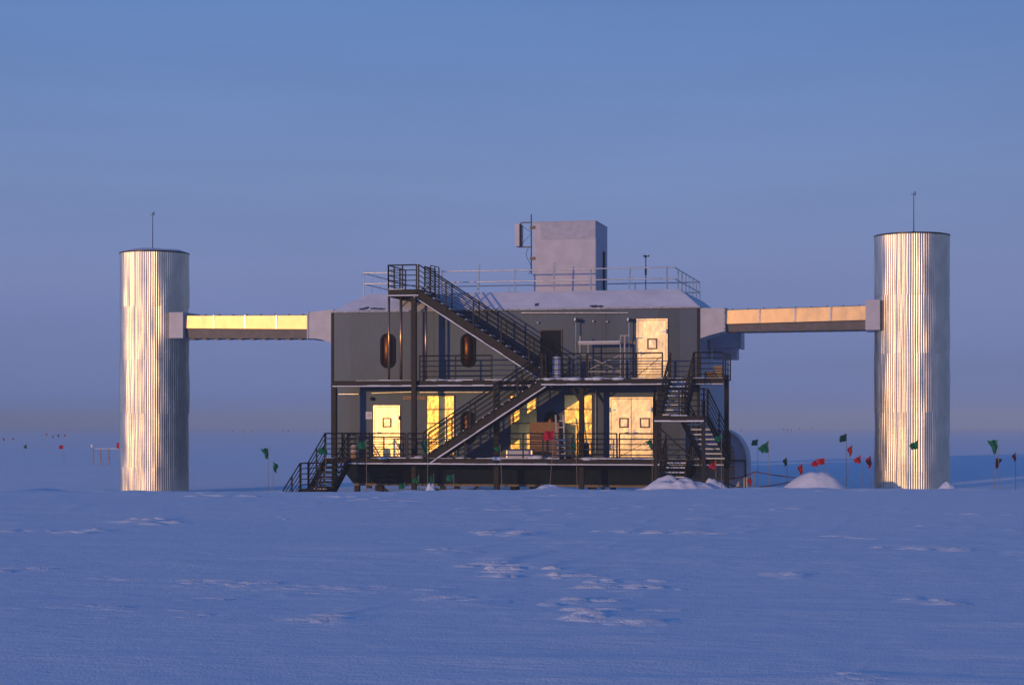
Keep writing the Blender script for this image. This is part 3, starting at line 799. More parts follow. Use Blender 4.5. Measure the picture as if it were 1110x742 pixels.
xl0 = PX(378, DF)
lo = deck('lower steel walkway along the doors with dark pipe rails and frosted edge beam', ZD1, [(xl0, PX(752, DF), DF), (PX(752, DF) + .001, xE + .02, DF)], WY - .16, (0, -.5, ZD1))
MB().box(xl0 + .05, xE, WY - .159, WY - .001, ZD1 - .045, ZD1).build('rear_grating', M['steel'], lo)
railing(lo, [(PX(379, DF), DF, ZD1), (PX(402, DF), DF, ZD1), (PX(439.5, DF), DF, ZD1)], spacing=1.5)
railing(lo, [(PX(442, DF), DF, ZD1), (PX(462, DF), DF, ZD1)], spacing=1.5)
railing(lo, [(PX(504, DF), DF, ZD1), (PX(567, DF), DF, ZD1), (PX(588.5, DF), DF, ZD1), (PX(622, DF), DF, ZD1)], spacing=1.9)
railing(lo, [(PX(626, DF), DF, ZD1), (PX(668.5, DF), DF, ZD1)], spacing=1.7)
railing(lo, [(PX(671.5, DF), DF, ZD1), (PX(712, DF), DF, ZD1)], name='gate', spacing=1.7, diag=True)
railing(lo, [(PX(404, DF + .06), DF + .06, ZD1), (PX(437, DF + .06), DF + .06, ZD1)], name='gate', levels=(.86,), spacing=1.5, diag=True)
railing(lo, [(PX(752, DF), DF, ZD1), (PX(762, DF), DF, ZD1)], spacing=.6)
railing(lo, [(xE, DF + .05, ZD1), (xE, WY, ZD1)], spacing=.9)
sn = MB()
for (a, c_, y, s_) in ((443, 466, -.8, 1), (500, 508, -.8, 1), (533, 553, -.8, 1), (576, 597, -.75, 1.6), (626, 655, -.8, .8), (655, 676, -.7, .8), (690, 708, -.8, .8), (412, 420, -.8, .6)):
    x0, x1 = PX(a, y), PX(c_, y); k = x0
    while k < x1:
        w = random.uniform(.12, .34); sn.ball((k, y + random.uniform(-.05, .2), ZD1), w, 10, random.uniform(.15, .35) * s_); k += w
sn.each('snow_heap', M['snow'], lo, smooth=True)

# columns: parts of the steelwork that carries the decks
fr = thing('column_frame', 'brown steel columns that carry the two walkways in front of the station', 'steel frame', (0, 0, -1.4))
ztopA = PZ(449, 314, 0)
for (x, w, z1, y) in ((X362, .10, ZD2 - .27, 0), (X449, .10, ztopA - .33, -.02), (X538, .11, ZD2 - .05, -.02), (X630, .10, ZD2 - .28, 0), (X788 - .02, .09, ZD2 + .15, .05), (PX(714, -.5), .07, ZD2 - .28, -.3)):
    m = MB(); z0 = -1.75
    m.box(x - w, x + w, y - w, y - w + .025, z0, z1); m.box(x - w, x + w, y + w - .025, y + w, z0, z1); m.box(x - .012, x + .012, y - w + .025, y + w - .025, z0, z1)
    m.box(x - w - .04, x + w + .04, y - w - .04, y + w + .04, z0, z0 + .03)
    m.build('column', M['steel'], fr)
m = MB()
m.bar((X630 - .45, 0, ZD2 - .3), (X630 - .02, 0, ZD2 - .95), .1, .1); m.bar((X630 + .45, 0, ZD2 - .3), (X630 + .02, 0, ZD2 - .6), .06, .06)
for x in (X449, X538, X630): m.box(x - .05, x + .05, -.9, WY - .2, ZD1 - .24, ZD1 - .06)
m.each('knee_brace', M['steel'], fr)

def flight(th, top, bot, wdir, width, n, rails=(0, 1), str_h=.33, posts=None, snow=True):
    """stair flight as parts of th: top/bot are points on the stringer nearest the viewer side, wdir the width direction"""
    top = Vector(top); bot = Vector(bot); wd = Vector(wdir).normalized(); dirv = (bot - top).normalized()
    out = -wd
    for k in (0, 1):
        o = wd * (width * k); m = MB(); sn = MB() if snow and k == 0 else None
        channel(m, sn, top + o, bot + o, str_h, out if k == 0 else wd, .06)
        m.build('stringer', M['steel'], th)
        if sn: sn.build('stringer_snow_lit_edge', M['snow'], th)
    hd = Vector((dirv.x, dirv.y, 0)).normalized()
    for k in range(n):
        t = (k + .5) / n; p = top.lerp(bot, t) + Vector((0, 0, -.09))
        a = p + wd * .03; b_ = p + wd * (width - .03)
        tr = MB().bar(a, b_, .25, .035, hd).build('tread', M['steel'], th)
        m = MB(); m.bar(a + Vector((0, 0, .042)) , b_ + Vector((0, 0, .042)), .28, .05, hd); m.build('tread_snow_lit_edge', M['snow'] if snow else M['steel'], tr)  # wide pale snow strip also stands in for light on tread edges
    for k in rails:
        m = MB(); o = wd * (width * k + (.03 if k else -.03))
        a = top + o; b_ = bot + o
        for i, f in enumerate((1, .79, .58, .37, .16)): m.tube(a + Vector((0, 0, RH * f)), b_ + Vector((0, 0, RH * f)), .030 if i == 0 else .020, 6)
        hr = m.build('handrail', M['rail'], th)
        np_ = posts or max(2, round((b_ - a).length / 1.5))
        for i in range(np_ + 1):
            p = a.lerp(b_, i / np_); MB().bar(p + Vector((0, 0, -.2)), p + Vector((0, 0, RH + .015)), .055, .055, (1, 0, 0)).build('post', M['rail'], hr)
def platform(th, x0, x1, y0, y1, Z, h=.25, sides=''):
    MB().box(x0, x1, y0, y1, Z - .04, Z).build('landing', M['steel'], th)
    m = MB(); sn = MB()
    channel(m, sn, (x0, y0, Z), (x1, y0, Z), h, (0, -1, 0), .06)
    channel(m, None, (x0, y1, Z), (x0, y0, Z), h, (-1, 0, 0), .03); channel(m, None, (x1, y0, Z), (x1, y1, Z), h, (1, 0, 0), .03)
    m.build('landing_beam', M['steel'], th); sn.build('landing_snow', M['snow'], th)
    if 'f' in sides: railing(th, [(x0, y0, Z), (x1, y0, Z)], spacing=1.1)
    if 'l' in sides: railing(th, [(x0, y0, Z), (x0, y1, Z)], spacing=1.1)
    if 'r' in sides: railing(th, [(x1, y0, Z), (x1, y1, Z)], spacing=1.1)
    if 'b' in sides: railing(th, [(x0, y1, Z), (x1, y1, Z)], spacing=1.1)

# A: upper walkway to the roof
AY0, AW = .16, .95
ztA = PZ(450, 313.5, AY0)
A = thing('roof_staircase', 'long dark steel stair climbing left from the upper walkway to the roof', 'staircase', (PX(530, .5), .5, ZD2))
xA0, xA1 = PX(421, AY0), PX(454, AY0)
flight(A, (xA1, AY0, ztA), (PX(604, AY0), AY0, ZD2), (0, 1, 0), AW, 17, str_h=.42)
platform(A, xA0, xA1, AY0, WY + 1.3, ztA, .3, '')
railing(A, [(xA0, AY0, ztA), (xA1 - .1, AY0, ztA)], spacing=.7)
railing(A, [(xA0, AY0, ztA), (xA0, WY + 1.2, ztA)], spacing=1.0)
railing(A, [(xA1, AY0 + AW, ztA), (xA1, WY + 1.2, ztA)], spacing=.7)
m = MB()
for (px, r) in ((421.5, .05), (434.5, .062), (461.5, .055)):
    x = PX(px, AY0 + .1); z1 = ztA - .3 if px < 455 else PZ(461.5, 327, AY0)
    MB().tube((x, AY0 + .12, ZD2), (x, AY0 + .12, z1), r, 10).build('support_pipe', M['glint_pipe'], A, smooth=True)
m.bar((PX(434.5, .2), .3, ztA - .75), (PX(446, .2), .3, ztA - .31), .04, .04); m.each('knee_brace', M['steel'], A)
# taller gate frame where the stair meets the landing
m = MB(); gx0, gx1 = PX(466.5, AY0 + AW), PX(475.5, AY0 + AW); gy = AY0 + AW + .05
zt_ = PZ(470, 287.5, gy); zb_ = PZ(470, 325, gy)
for x in (gx0, (gx0 + gx1) / 2, gx1): m.bar((x, gy, zb_ - (x - gx0) * .6), (x, gy, zt_ - (x - gx0) * .25), .045, .045)
for k in range(5): m.tube((gx0, gy, zt_ - k * .22), (gx1, gy, zt_ - .09 - k * .22), .018)
m.build('gate_frame', M['rail'], A)
m = MB(); c = P(461, 312, AY0 + .9)
for k in range(3): m.ball(c + Vector((k * .14 - .1, 0, .03 * k - .02)), .09, 8, .7)
m.build('lamp_cluster', M['galv'], A, smooth=True)

# B: lower walkway to the upper walkway
BY = DF; BW = .84
Bt = thing('front_staircase', 'dark steel stair climbing right from the lower walkway across the foil windows', 'staircase', (PX(520, BY), BY + .4, ZD1))
flight(Bt, (xB, BY, ZD2), (PX(459, BY), BY, ZD1 + .03), (0, 1, 0), BW, 18, str_h=.40, posts=5)
railing(Bt, [(PX(588, BY), BY, ZD2), (PX(594, BY), BY, ZD2)], spacing=.4)

# C, D: switchback at the right end ; E: down to the snow
S = thing('switchback_staircase', 'dark steel switchback stair between the two walkways at the right end', 'staircase', (PX(740, -3), -2.5, ZD1))
LZ = PZ(735, 450.5, -4.2); LY0, LY1 = -4.3, -3.2
xs0, xs1 = PX(709.5, LY0), PX(763, LY0)
cx0, cx1 = PX(727.5, DF), PX(751, DF)
flight(S, (cx0, DF, ZD2), (xs0 + .12, LY1, LZ), (1, 0, 0), cx1 - cx0, 8, posts=2)
dx0 = PX(764.5, DF); dx1 = PX(790, DF)
flight(S, (xs1 - .98, LY1, LZ), (dx0, DF, ZD1), (1, 0, 0), .98, 9, posts=2)
platform(S, xs0, xs1, LY0, LY1, LZ, .25, 'flr')
for x in (xs0 + .03, xs1 - .03):
    MB().box(x - .07, x + .07, LY0 + .03, LY0 + .17, -1.4, LZ + RH * .55).build('support_post', M['steel'], S)
m = MB(); m.bar((xs0 + .05, LY0 + .1, LZ - .35), (xs1 - .1, LY0 + .1, LZ - 2.0), .06, .06); m.bar((xs0 + .05, LY0 + .1, PZ(720, 498, LY0)), (xs1 - .05, LY0 + .1, PZ(720, 498, LY0)), .05, .05)
m.each('cross_brace', M['steel'], S)
E = thing('short_staircase', 'short dark steel stair dropping into the snow heap right of the double doors', 'staircase', (PX(735, -1), -1.5, -1.1), )
flight(E, (PX(723, DF), DF - .02, ZD1), (PX(715, DF - 2.1), DF - 2.1, -1.15), (1, 0, 0), 1.0, 8, posts=2)

# F: left end stair in two flights, towards the viewer
Fst = thing('left_staircase', 'dark steel stair of two short flights down to the snow at the left end', 'staircase', (PX(350, -3), -3, -1.1))
fx0, fx1 = PX(353, DF), PX(378, DF)
platform(Fst, fx0, fx1 - .01, DF, WY - .3, ZD1, .22, 'b')
railing(Fst, [(fx0, DF, ZD1), (fx0, WY - .3, ZD1)], spacing=1.1); railing(Fst, [(fx0 + .02, DF + .9, ZD1), (fx1, DF + .9, ZD1)], spacing=.6)
fz = PZ(345, 529, -3.1)
flight(Fst, (fx0, DF, ZD1), (fx0 - .1, -2.9, fz), (1, 0, 0), fx1 - fx0, 6, posts=2, snow=False)
platform(Fst, PX(326, -3.9), fx1, -3.9, -2.9, fz, .2, '')
railing(Fst, [(PX(326, -3.9), -2.9, fz), (PX(338.5, -3.9), -2.9, fz)], spacing=.6); railing(Fst, [(PX(326, -3.9), -3.9, fz), (PX(326, -3.9), -2.9, fz)], spacing=1)
railing(Fst, [(fx1 - .3, -3.9, fz), (fx1 - .05, -2.9, fz)], spacing=1)
flight(Fst, (PX(326, -3.9), -3.9, fz), (PX(326, -3.9) - .12, -5.6, fz - 1.05), (1, 0, 0), 1.0, 5, posts=2, snow=False)

# ------------------------------------------------------------------ things on the walkways
def crate(px0, px1, py0, py1, Y, dep, Z, name, label, cat, m_, slats=True, group=None):
    x0, x1, z0, z1 = rect(px0, px1, py0, py1, Y); h = z1 - z0
    th = thing(name, label, cat, ((x0 + x1) / 2, Y, Z), group)
    MB().box(x0 + .02, x1 - .02, Y + .02, Y + dep - .02, Z + .03, Z + h - .01).build('body', m_, th, bevel=.008)
    g = MB(); e = .045
    for x in (x0, x1 - e): g.box(x, x + e, Y, Y + .019, Z, Z + h)
    for z in (Z + .005, Z + h - e): g.box(x0 + e + .001, x1 - e - .001, Y + .001, Y + .019, z, z + e)
    if slats: g.box(x0 + e, x1 - e, Y + .003, Y + .019, Z + h * .45, Z + h * .45 + .06)
    g.build('batten', m_, th)
    return th
crate(763.5, 772.5, 402, 410, -.2, .6, ZD2, 'wooden_crate', 'low orange brown crate on the upper walkway by the right end rail', 'crate', M['ply'])
crate(773, 782.5, 396, 410, -.25, .6, ZD2, 'cardboard_box', 'taller pale box on the upper walkway at its right end', 'box', M['card'], False)
crate(574, 606, 458, 497, .55, .8, ZD1, 'plywood_crate', 'large tan plywood crate standing on the lower walkway behind the red flag', 'crate', M['ply'])
lb = crate(549, 577, 487.5, 497, -.6, .6, ZD1, 'equipment_box', 'low flat box with bright metal end strips at the walkway edge under the stair', 'box', M['pale'], False)
x0, x1, z0, z1 = rect(549, 577, 487, 497, -.6)
MB().box(x0 - .005, x0 + .05, -.64, -.602, ZD1 + .02, ZD1 + .38).box(x1 - .05, x1 + .005, -.64, -.602, ZD1 + .02, ZD1 + .38).build('end_strip', M['door'], lb)
# trestle / step ladder
c = P(607, 497, .2)
tl = thing('step_ladder', 'frosted step ladder leaning upright on the lower walkway beside the plywood crate', 'ladder', (c.x, .2, ZD1))
for dx, lean in ((-.16, .05), (.12, .0)):
    MB().bar((c.x + dx + .12, .1, ZD1), (c.x + dx - lean, .3, ZD1 + 1.85), .06, .04).build('side_rail', M['white'], tl)
for k in range(6): MB().bar((c.x - .06, .12 + k * .03, ZD1 + .2 + k * .28), (c.x + .2, .12 + k * .03, ZD1 + .2 + k * .28), .05, .03, (0, 1, 0)).each('rung', M['white'], tl)
# pallet-like rack with snowy slats
c0, c1 = PX(591, -.55), PX(621, -.55)
rk = thing('slatted_rack', 'low slatted rack dusted with snow behind the red flag on the lower walkway', 'rack', ((c0 + c1) / 2, -.5, ZD1))
for k in range(4): MB().box(c0, c1, -.5, -.46, ZD1 + .12 + k * .22, ZD1 + .17 + k * .22).build('slat', M['frost'], rk)
for x in (c0 + .05, (c0 + c1) / 2, c1 - .05): MB().box(x - .03, x + .03, -.459, -.4, ZD1, ZD1 + .9).build('upright', M['steel'], rk)
# canister items
def canister(px, Y, h, r, label, m_, m2):
    c = P(px, 497, Y)
    th = thing('canister', label, 'canister', (c.x, Y, ZD1))
    MB().tube((c.x, Y, ZD1), (c.x, Y, ZD1 + h), r, 14).build('body', m_, th)
    MB().tube((c.x, Y, ZD1 + h * .55), (c.x, Y, ZD1 + h * .68), r + .012, 14).build('band', m2, th)
    MB().ball((c.x, Y, ZD1 + h), r * .9, 12, .6).build('lid', m2, th, smooth=True)
canister(384, -.3, .5, .15, 'short tan drum on the lower walkway left of the bright single door', M['card'], M['pale'])
canister(635.5, .3, .62, .13, 'dark canister with pale bands on the walkway behind the middle column', M['frame'], M['pale'])

# lamp posts and loading gantry upstairs
def lamp_post(px, label):
    Y = WY - .3; c = P(px, 400, Y); zt = PZ(px, 346.5, Y)
    th = thing('lamp_post', label, 'lamp', (c.x, Y, ZD2), 'lamps on thin posts on the upper walkway')
    MB().tube((c.x, Y, ZD2), (c.x, Y, zt - .05), .028, 8).build('post', M['galv'], th)
    MB().tube((c.x, Y - .02, zt), (c.x + .14, Y - .02, zt - .04), .10, 12, .07).build('lamp_head', M['frame'], th)
    MB().ball((c.x - .02, Y - .02, zt + .01), .085, 10).build('globe', M['white'], th, smooth=True)
lamp_post(624.5, 'small round lamp on a thin post at the left of the white gantry')
lamp_post(682, 'small round lamp on a thin post left of the upper golden door')
Y = .75
gt = thing('loading_gantry', 'pale loading gantry with snowy top beam and crossed braces on the upper walkway', 'gantry', (PX(650, Y), Y, ZD2))
for (px, w, py) in ((628.7, .05, 364), (672.5, .045, 364), (677, .06, 363), (637.5, .04, 371)):
    x = PX(px, Y); MB().box(x - w / 2, x + w / 2, Y, Y + .06, ZD2, PZ(px, py, Y)).build('upright', M['gantry'], gt)
x0, x1, z0, z1 = rect(627, 672.5, 370.5, 373.5, Y)
MB().box(x0, x1, Y - .04, Y - .001, z0, z1).build('top_beam', M['gantry'], gt)
MB().box(x0, x1, Y - .05, Y + .12, z1 + .001, z1 + .05).build('beam_snow', M['snow'], gt, bevel=.015)
m = MB(); m.bar(P(637, 401, Y - .02), P(671, 385, Y - .02), .025, .035); m.bar(P(638, 387, Y + .03), P(672, 402, Y + .03), .025, .035)
m.each('cross_brace', M['gantry'], gt)
m = MB(); m.bar(P(629, 384, Y), P(636, 384, Y), .04, .04); m.bar(P(637, 402.5, Y), P(672, 402.5, Y), .05, .04); m.bar(P(672, 363.5, Y), P(683, 363.5, Y), .04, .04)
m.each('rung', M['gantry'], gt)
c = P(602, 411, -.3)
cb = crate(599, 607, 386, 411, -.3, .4, ZD2, 'control_cabinet', 'slim frosted cabinet on the upper walkway in front of the dark doorway', 'cabinet', M['pale2'], True)

# ------------------------------------------------------------------ vent box under the right bridge, arch shelter
x0, x1, z0, z1 = rect(772, 803, 361, 377, WY + 3.2)
vb = thing('vent_unit', 'blue grey ventilation box under the right bridge on the end wall', 'vent', (x0, WY + 3.2, z0))
MB().box(XR + .08, x1, WY + 3.2, WY + 4.6, z0, z1).build('housing', M['blue'], vb, bevel=.02)
MB().box(x1 - .1, x1 + .02, WY + 3.17, WY + 4.62, z0 - .03, z1 + .03).build('flange', M['side'], vb)
MB().box(XR + .2, x1 - .2, WY + 3.4, WY + 4.4, z0 - .5, z0 - .001).build('outlet', M['blue'], vb)
m = MB(); n = 10
pts = [(PX(757, WY + .4) + .03 + k * .11, PZ(760, 367, WY) - .05 + .32 * (k / n) ** .7) for k in range(n + 1)]
sY = 5.2
cx = PX(779, sY); sr = PX(810, sY) - cx; sz = PZ(781, 499, sY)
sh = thing('arch_shelter', 'blue grey metal arch shelter with a ribbed end behind the right end column', 'shelter', (cx, sY, -1.4))
m = MB(); n = 20; ln = 1.6
arc = [(cx + sr * math.cos(math.pi * k / n), sz + sr * 1.12 * math.sin(math.pi * k / n)) for k in range(n + 1)]
arc = [(cx + sr, -1.6)] + arc + [(cx - sr, -1.6)]
inn = [(cx + (x - cx) * .96, sz + (z - sz) * .96 if z > sz else z) for x, z in arc]
vs = [(x, sY, z) for x, z in arc] + [(x, sY + ln, z) for x, z in arc] + [(x, sY, z) for x, z in inn] + [(x, sY + ln, z) for x, z in inn]
k_ = len(arc); fs = []
for i in range(k_ - 1): fs += [(i, i + 1, k_ + i + 1, k_ + i), (2 * k_ + i, 3 * k_ + i, 3 * k_ + i + 1, 2 * k_ + i + 1), (i, 2 * k_ + i, 2 * k_ + i + 1, i + 1), (k_ + i, k_ + i + 1, 3 * k_ + i + 1, 3 * k_ + i)]
m.add(vs, fs).build('shell', M['pale'], sh)
MB().prism([(x, z) for x, z in inn], sY + .25, sY + .3).build('end_wall', M['pale2'], sh)
m = MB()
for k in range(9):
    z = sz - .85 + k * .17; w = sr * .88 * (1 if z < sz else math.sqrt(max(.05, 1 - ((z - sz) / sr) ** 2)))
    m.box(cx - w, cx + w * .62, sY + .19, sY + .249, z, z + .11)
m.each('end_slats', M['card'], sh)
m = MB(); m.box(cx - sr, cx + sr * .98, sY + .15, sY + .2, sz - .03, sz + .03); m.box(cx + sr * .9, cx + sr * .98, sY + .15, sY + .2, -1.5, sz); m.build('rim_beam', M['frame'], sh)

# ------------------------------------------------------------------ snow piles
def pile(px, py_top, Wm, Dm, Y, label, seed, rough=.15, skew=0, group=None):
    c = P(px, py_top, Y); base = ground_z(c.x, c.y) - .12; H = c.z - base
    n = 46; m = MB(); vs = []; fs = []
    for j in range(n + 1):
        for i in range(n + 1):
            u = i / n * 2 - 1; v = j / n * 2 - 1; q = math.hypot(u - skew * (1 - abs(u)), v)
            h = max(0, 1 - q) ** 1.15
            h = (1 - math.cos(min(1, h * 1.15) * math.pi)) / 2 * (1 + rough * 1.3 * noise.noise(Vector((u * 3 + seed, v * 3, seed))) + rough * .6 * noise.noise(Vector((u * 7 + seed, v * 7, seed))) + rough * .3 * noise.noise(Vector((u * 17 + seed, v * 17, seed)))) if h > 0 else 0
            x = c.x + u * Wm; y = c.y + v * Dm
            vs.append((x, y, (ground_z(x, y) - .03 if h > 0 else ground_z(x, y) - .10) + H * h))
    for j in range(n):
        for i in range(n): fs.append((j * (n + 1) + i, j * (n + 1) + i + 1, (j + 1) * (n + 1) + i + 1, (j + 1) * (n + 1) + i))
    o = m.add(vs, fs).build('snow_pile', M['snow'], org=(c.x, c.y, base), smooth=True)
    tag(o, label, 'snow pile', group)
pile(880, 513.5, 2.0, 1.3, -3.5, 'rounded cone of pinkish snow between the red flags left of the right tower', 1, .12, .1)
pile(733, 523, 2.6, 1.3, -5.0, 'lumpy snow heap burying the foot of the short stair', 5, .55)
pile(772, 524, 1.1, .8, -4.2, 'small smooth snow heap right of the lumpy heap under the switchback stair', 8, .35)
pile(1027, 526, .5, .4, -9, 'tiny snow lump at the foot of the right tower', 2, .2)
pile(594, 528.5, 1.0, .7, -12, 'low snow hump in front of the stilts below the red flag', 12, .3)
pile(467, 528, .35, .3, -12, 'small snow lump in front of the stilts left of the front stair', 14, .3)

# ------------------------------------------------------------------ flags on bamboo poles
def flag_mesh(kind, m_):
    rnd = random.Random(kind * 7 + 1); m = MB(); n = 9; vs = []; fs = []
    for side in (0, 1):
        for j in range(n + 1):
            for i in range(n + 1):
                u = i / n; v = j / n
                if kind == 0: x = -u * .42; z = -v * .36 - u * .06; y = .05 * math.sin(u * 6 + v * 2)
                elif kind == 1: x = -u * .40 * (1 - .35 * v); z = -v * .42 - u * .22 * (1 - v); y = .07 * math.sin(u * 7 + v * 3)
                elif kind == 2: x = -u * (.17 + .05 * math.sin(v * 5)); z = -v * .44 - u * .10; y = .06 * math.sin(u * 9 + v * 4)
                else: x = -u * .34 * (1 - v * .75); z = -v * .46 - u * .05; y = .05 * math.sin(u * 8 + v)
                z += .02 * math.sin(u * 11 + kind); x += .02 * math.sin(v * 9 + kind)
                vs.append((x, y + side * .012, z))
    w = (n + 1) ** 2
    for s_ in (0, 1):
        for j in range(n):
            for i in range(n):
                a = s_ * w + j * (n + 1) + i; fs.append((a, a + 1, a + n + 2, a + n + 1))
    m.add(vs, fs)
    me = bpy.data.meshes.new('flag_cloth'); me.from_pydata(m.v, [], m.f); me.materials.append(m_)
    for p in me.polygons: p.use_smooth = True
    return me
FM = {(k, c): flag_mesh(k, M[c]) for k in range(4) for c in ('red', 'green', 'navy')}
pole_me = MB().tube((0, 0, 0), (0, 0, 1), .0125, 6, .009); pm_ = bpy.data.meshes.new('pole'); pm_.from_pydata(pole_me.v, [], pole_me.f); pm_.materials.append(M['bamboo'])
def flag(px, py, Y, col, kind, label, size=1.0, lean=(0, 0), mirror=False, rot=0, group='marker flags on bamboo poles', dist=None, zb=None):
    """(px, py) is the top of the pole"""
    top = P(px, py, Y) if dist is None else PD(px, py, dist)
    th = None
    h0 = top.z
    b_ = Vector((top.x - lean[0], top.y - lean[1], 0)); b_.z = (ground_z(b_.x, b_.y) - .05) if zb is None else zb
    th = thing('marker_flag', label, 'flag', b_, group)
    v = top - b_
    q = Vector((0, 0, 1)).rotation_difference(v.normalized())
    p = bpy.data.objects.new('pole', pm_); C.objects.link(p); p.parent = th; p.rotation_mode = 'QUATERNION'; p.rotation_quaternion = q; p.scale = (1, 1, v.length + .03)
    f = bpy.data.objects.new('cloth', FM[(kind, col)]); C.objects.link(f); f.parent = th; f.location = v - Vector((0, 0, .01))
    f.rotation_euler = (0, R(random.uniform(-6, 6)), R(rot) + PHI); f.scale = (size * (-1 if mirror else 1), size, size)
FL = [
 (291, 485, -3, 'green', 3, 'green flag on the tallest pole between the left tower and the left stair', .95, (.0, 0), False, 5),
 (296, 500, -3.4, 'green', 2, 'small green flag on the shorter pole paired beside a taller one, left of the stair', .9, (0, 0), True, 0),
 (354, 481, -4.4, 'green', 1, 'green flag against the rails of the left stair', 1.0, (.1, 0), False, 10),
 (397, 477, -3, 'green', 0, 'green flag just left of the brightest golden door', .85, (-.02, 0), False, 0),
 (463.5, 475, -5, 'green', 2, 'narrow green flag at the foot of the front stair', 1.2, (0, 0), False, 30),
 (542, 482, -4.4, 'green', 1, 'green flag under the middle of the front stair in shade', .6, (-.1, 0), False, 0),
 (601, 466.5, -5.5, 'red', 0, 'big red flag in front of the plywood crate', 1.0, (.22, 0), False, 0),
 (624, 477, -5, 'green', 2, 'small green flag beside the middle column', .8, (-.08, 0), False, 0),
 (707, 476, -3.5, 'green', 3, 'green flag hanging in front of the golden double doors', .8, (0, 0), False, 0),
 (782, 470, -6, 'green', 1, 'green flag at the foot of the switchback stair', .7, (0, 0), False, 0),
 (776, 499, -6, 'red', 1, 'red flag low by the switchback stair', .75, (0, 0), False, 0),
 (821.5, 476, 2, 'green', 0, 'left of the two tall green flags beside the arch shelter', .65, (.0, 0), False, 20),
 (833, 477.5, -2, 'green', 1, 'right and larger of the two tall green flags beside the arch shelter', 1.1, (.0, 0), False, 0),
 (853, 495, 6, 'green', 2, 'small drooping green flag left of the snow cone', .8, (0, 0), False, 0),
 (870, 502, 2, 'red', 2, 'drooping red flag just left of the snow cone peak', .9, (0, 0), False, 0),
 (886, 497, 2, 'red', 1, 'left of the two red flags over the snow cone', .75, (0, 0), False, 0),
 (894, 496, 1, 'red', 0, 'right of the two red flags over the snow cone', .7, (0, 0), False, 0),
 (917.5, 470, 6, 'green', 0, 'tall green flag left of the right tower', .8, (0, 0), False, 15),
 (924, 482, 6, 'red', 2, 'red flag on a leaning pole next to the tall green flag', .95, (.35, 0), False, 0),
 (933.5, 493, 6, 'red', 1, 'red flag on a dark pole, nearest but one to the right tower', .85, (-.1, 0), False, 0),
 (944, 493, 7, 'red', 2, 'red flag nearest to the left edge of the right tower', 1.1, (0, 0), False, 0),
 (994.5, 476.5, -4, 'green', 1, 'green flag in front of the shining right tower', .85, (0, 0), True, 180),
 (1081.5, 476, -5, 'green', 3, 'green flag on a tall pole right of the right tower', 1.1, (-.1, 0), False, 0),
 (1079, 496, -4, 'navy', 3, 'dark flag on a short pole under the rightmost green flag', .8, (.05, 0), True, 0),
 (1101, 490, 12, 'red', 2, 'small red flag at the far right edge', .8, (0, 0), False, 0),
 (814.5, 516, 0, 'red', 2, 'short red flag on the rope beside the arch shelter', .8, (.05, 0), False, 0),
 (439, 523, -4.6, 'green', 0, 'low green flag in the snow near the second leg under the walkway', .6, (0, 0), False, 0),
 (454, 514.5, -3.6, 'green', 1, 'low green flag in the shade just right of the tall brown column', .8, (0, 0), False, 0),
 (470, 514, -3.6, 'green', 2, 'low drooping green flag in the shade below the foot of the front stair', .9, (0, 0), False, 0),
 (492, 514, -3.6, 'green', 0, 'low green flag in the shade beneath the middle of the walkway', .7, (0, 0), False, 0),
]
for a in FL: flag(*a)
far = [(5, 474, 'red', 320), (15, 474, 'red', 350), (29, 481, 'green', 210), (51, 469, 'red', 420), (58, 471, 'red', 380), (64, 470, 'green', 360), (71, 470, 'red', 400), (253, 466, 'red', 600), (264, 466.5, 'red', 620), (274, 466, 'red', 640), (307, 465.5, 'red', 600), (313, 465.5, 'green', 600), (804, 465, 'red', 560), (850, 463.5, 'green', 560), (854, 464.5, 'red', 560), (858, 464.5, 'red', 540), (867, 463, 'red', 600), (881, 463, 'red', 600)]
for (px, py, c_, d_) in far:
    left = px < 100
    lab = ('tiny %s marker flag far off on the plain left of the left tower' if left else 'tiny %s marker flag at the horizon between left tower and station' if px < 400 else 'tiny %s marker flag at the horizon right of the station') % c_
    flag(px, py, 0, c_, 2, lab, 1.3, group=('far %s flags ' % c_) + ('at left' if left else 'between tower and station' if px < 400 else 'right of the station'), dist=d_)
flag(68.5, 482, 0, 'red', 0, 'lone red flag on a tall pole in the middle distance at far left', .7, (0, 0), dist=130)

# barrier by the left tower
bc = PD(115, 486, 120)
ba = thing('barrier', 'thin pale barrier rail with a red end panel left of the left tower', 'barrier', (bc.x, bc.y, ground_z(bc.x, bc.y)))
g0 = ground_z(bc.x, bc.y)
pts = [PD(103, 486, 120), PD(129, 486, 120)]
MB().bar(pts[0], pts[1], .05, .05).build('rail', M['white'], ba)
for px in (101, 109, 118): p = PD(px, 486, 120); MB().bar((p.x, p.y, g0 - .1), (p.x, p.y, p.z + .02), .05, .05).build('post', M['bamboo'], ba)
p = PD(128, 482, 120); q = PD(128, 486, 120); MB().box(p.x - .09, p.x + .09, p.y - .03, p.y + .03, q.z, p.z + .15).build('end_panel', M['red'], ba)
p = PD(99.5, 483, 120); MB().box(p.x - .05, p.x + .05, p.y - .03, p.y + .03, p.z - .1, p.z + .1).build('reflector', M['white'], ba)

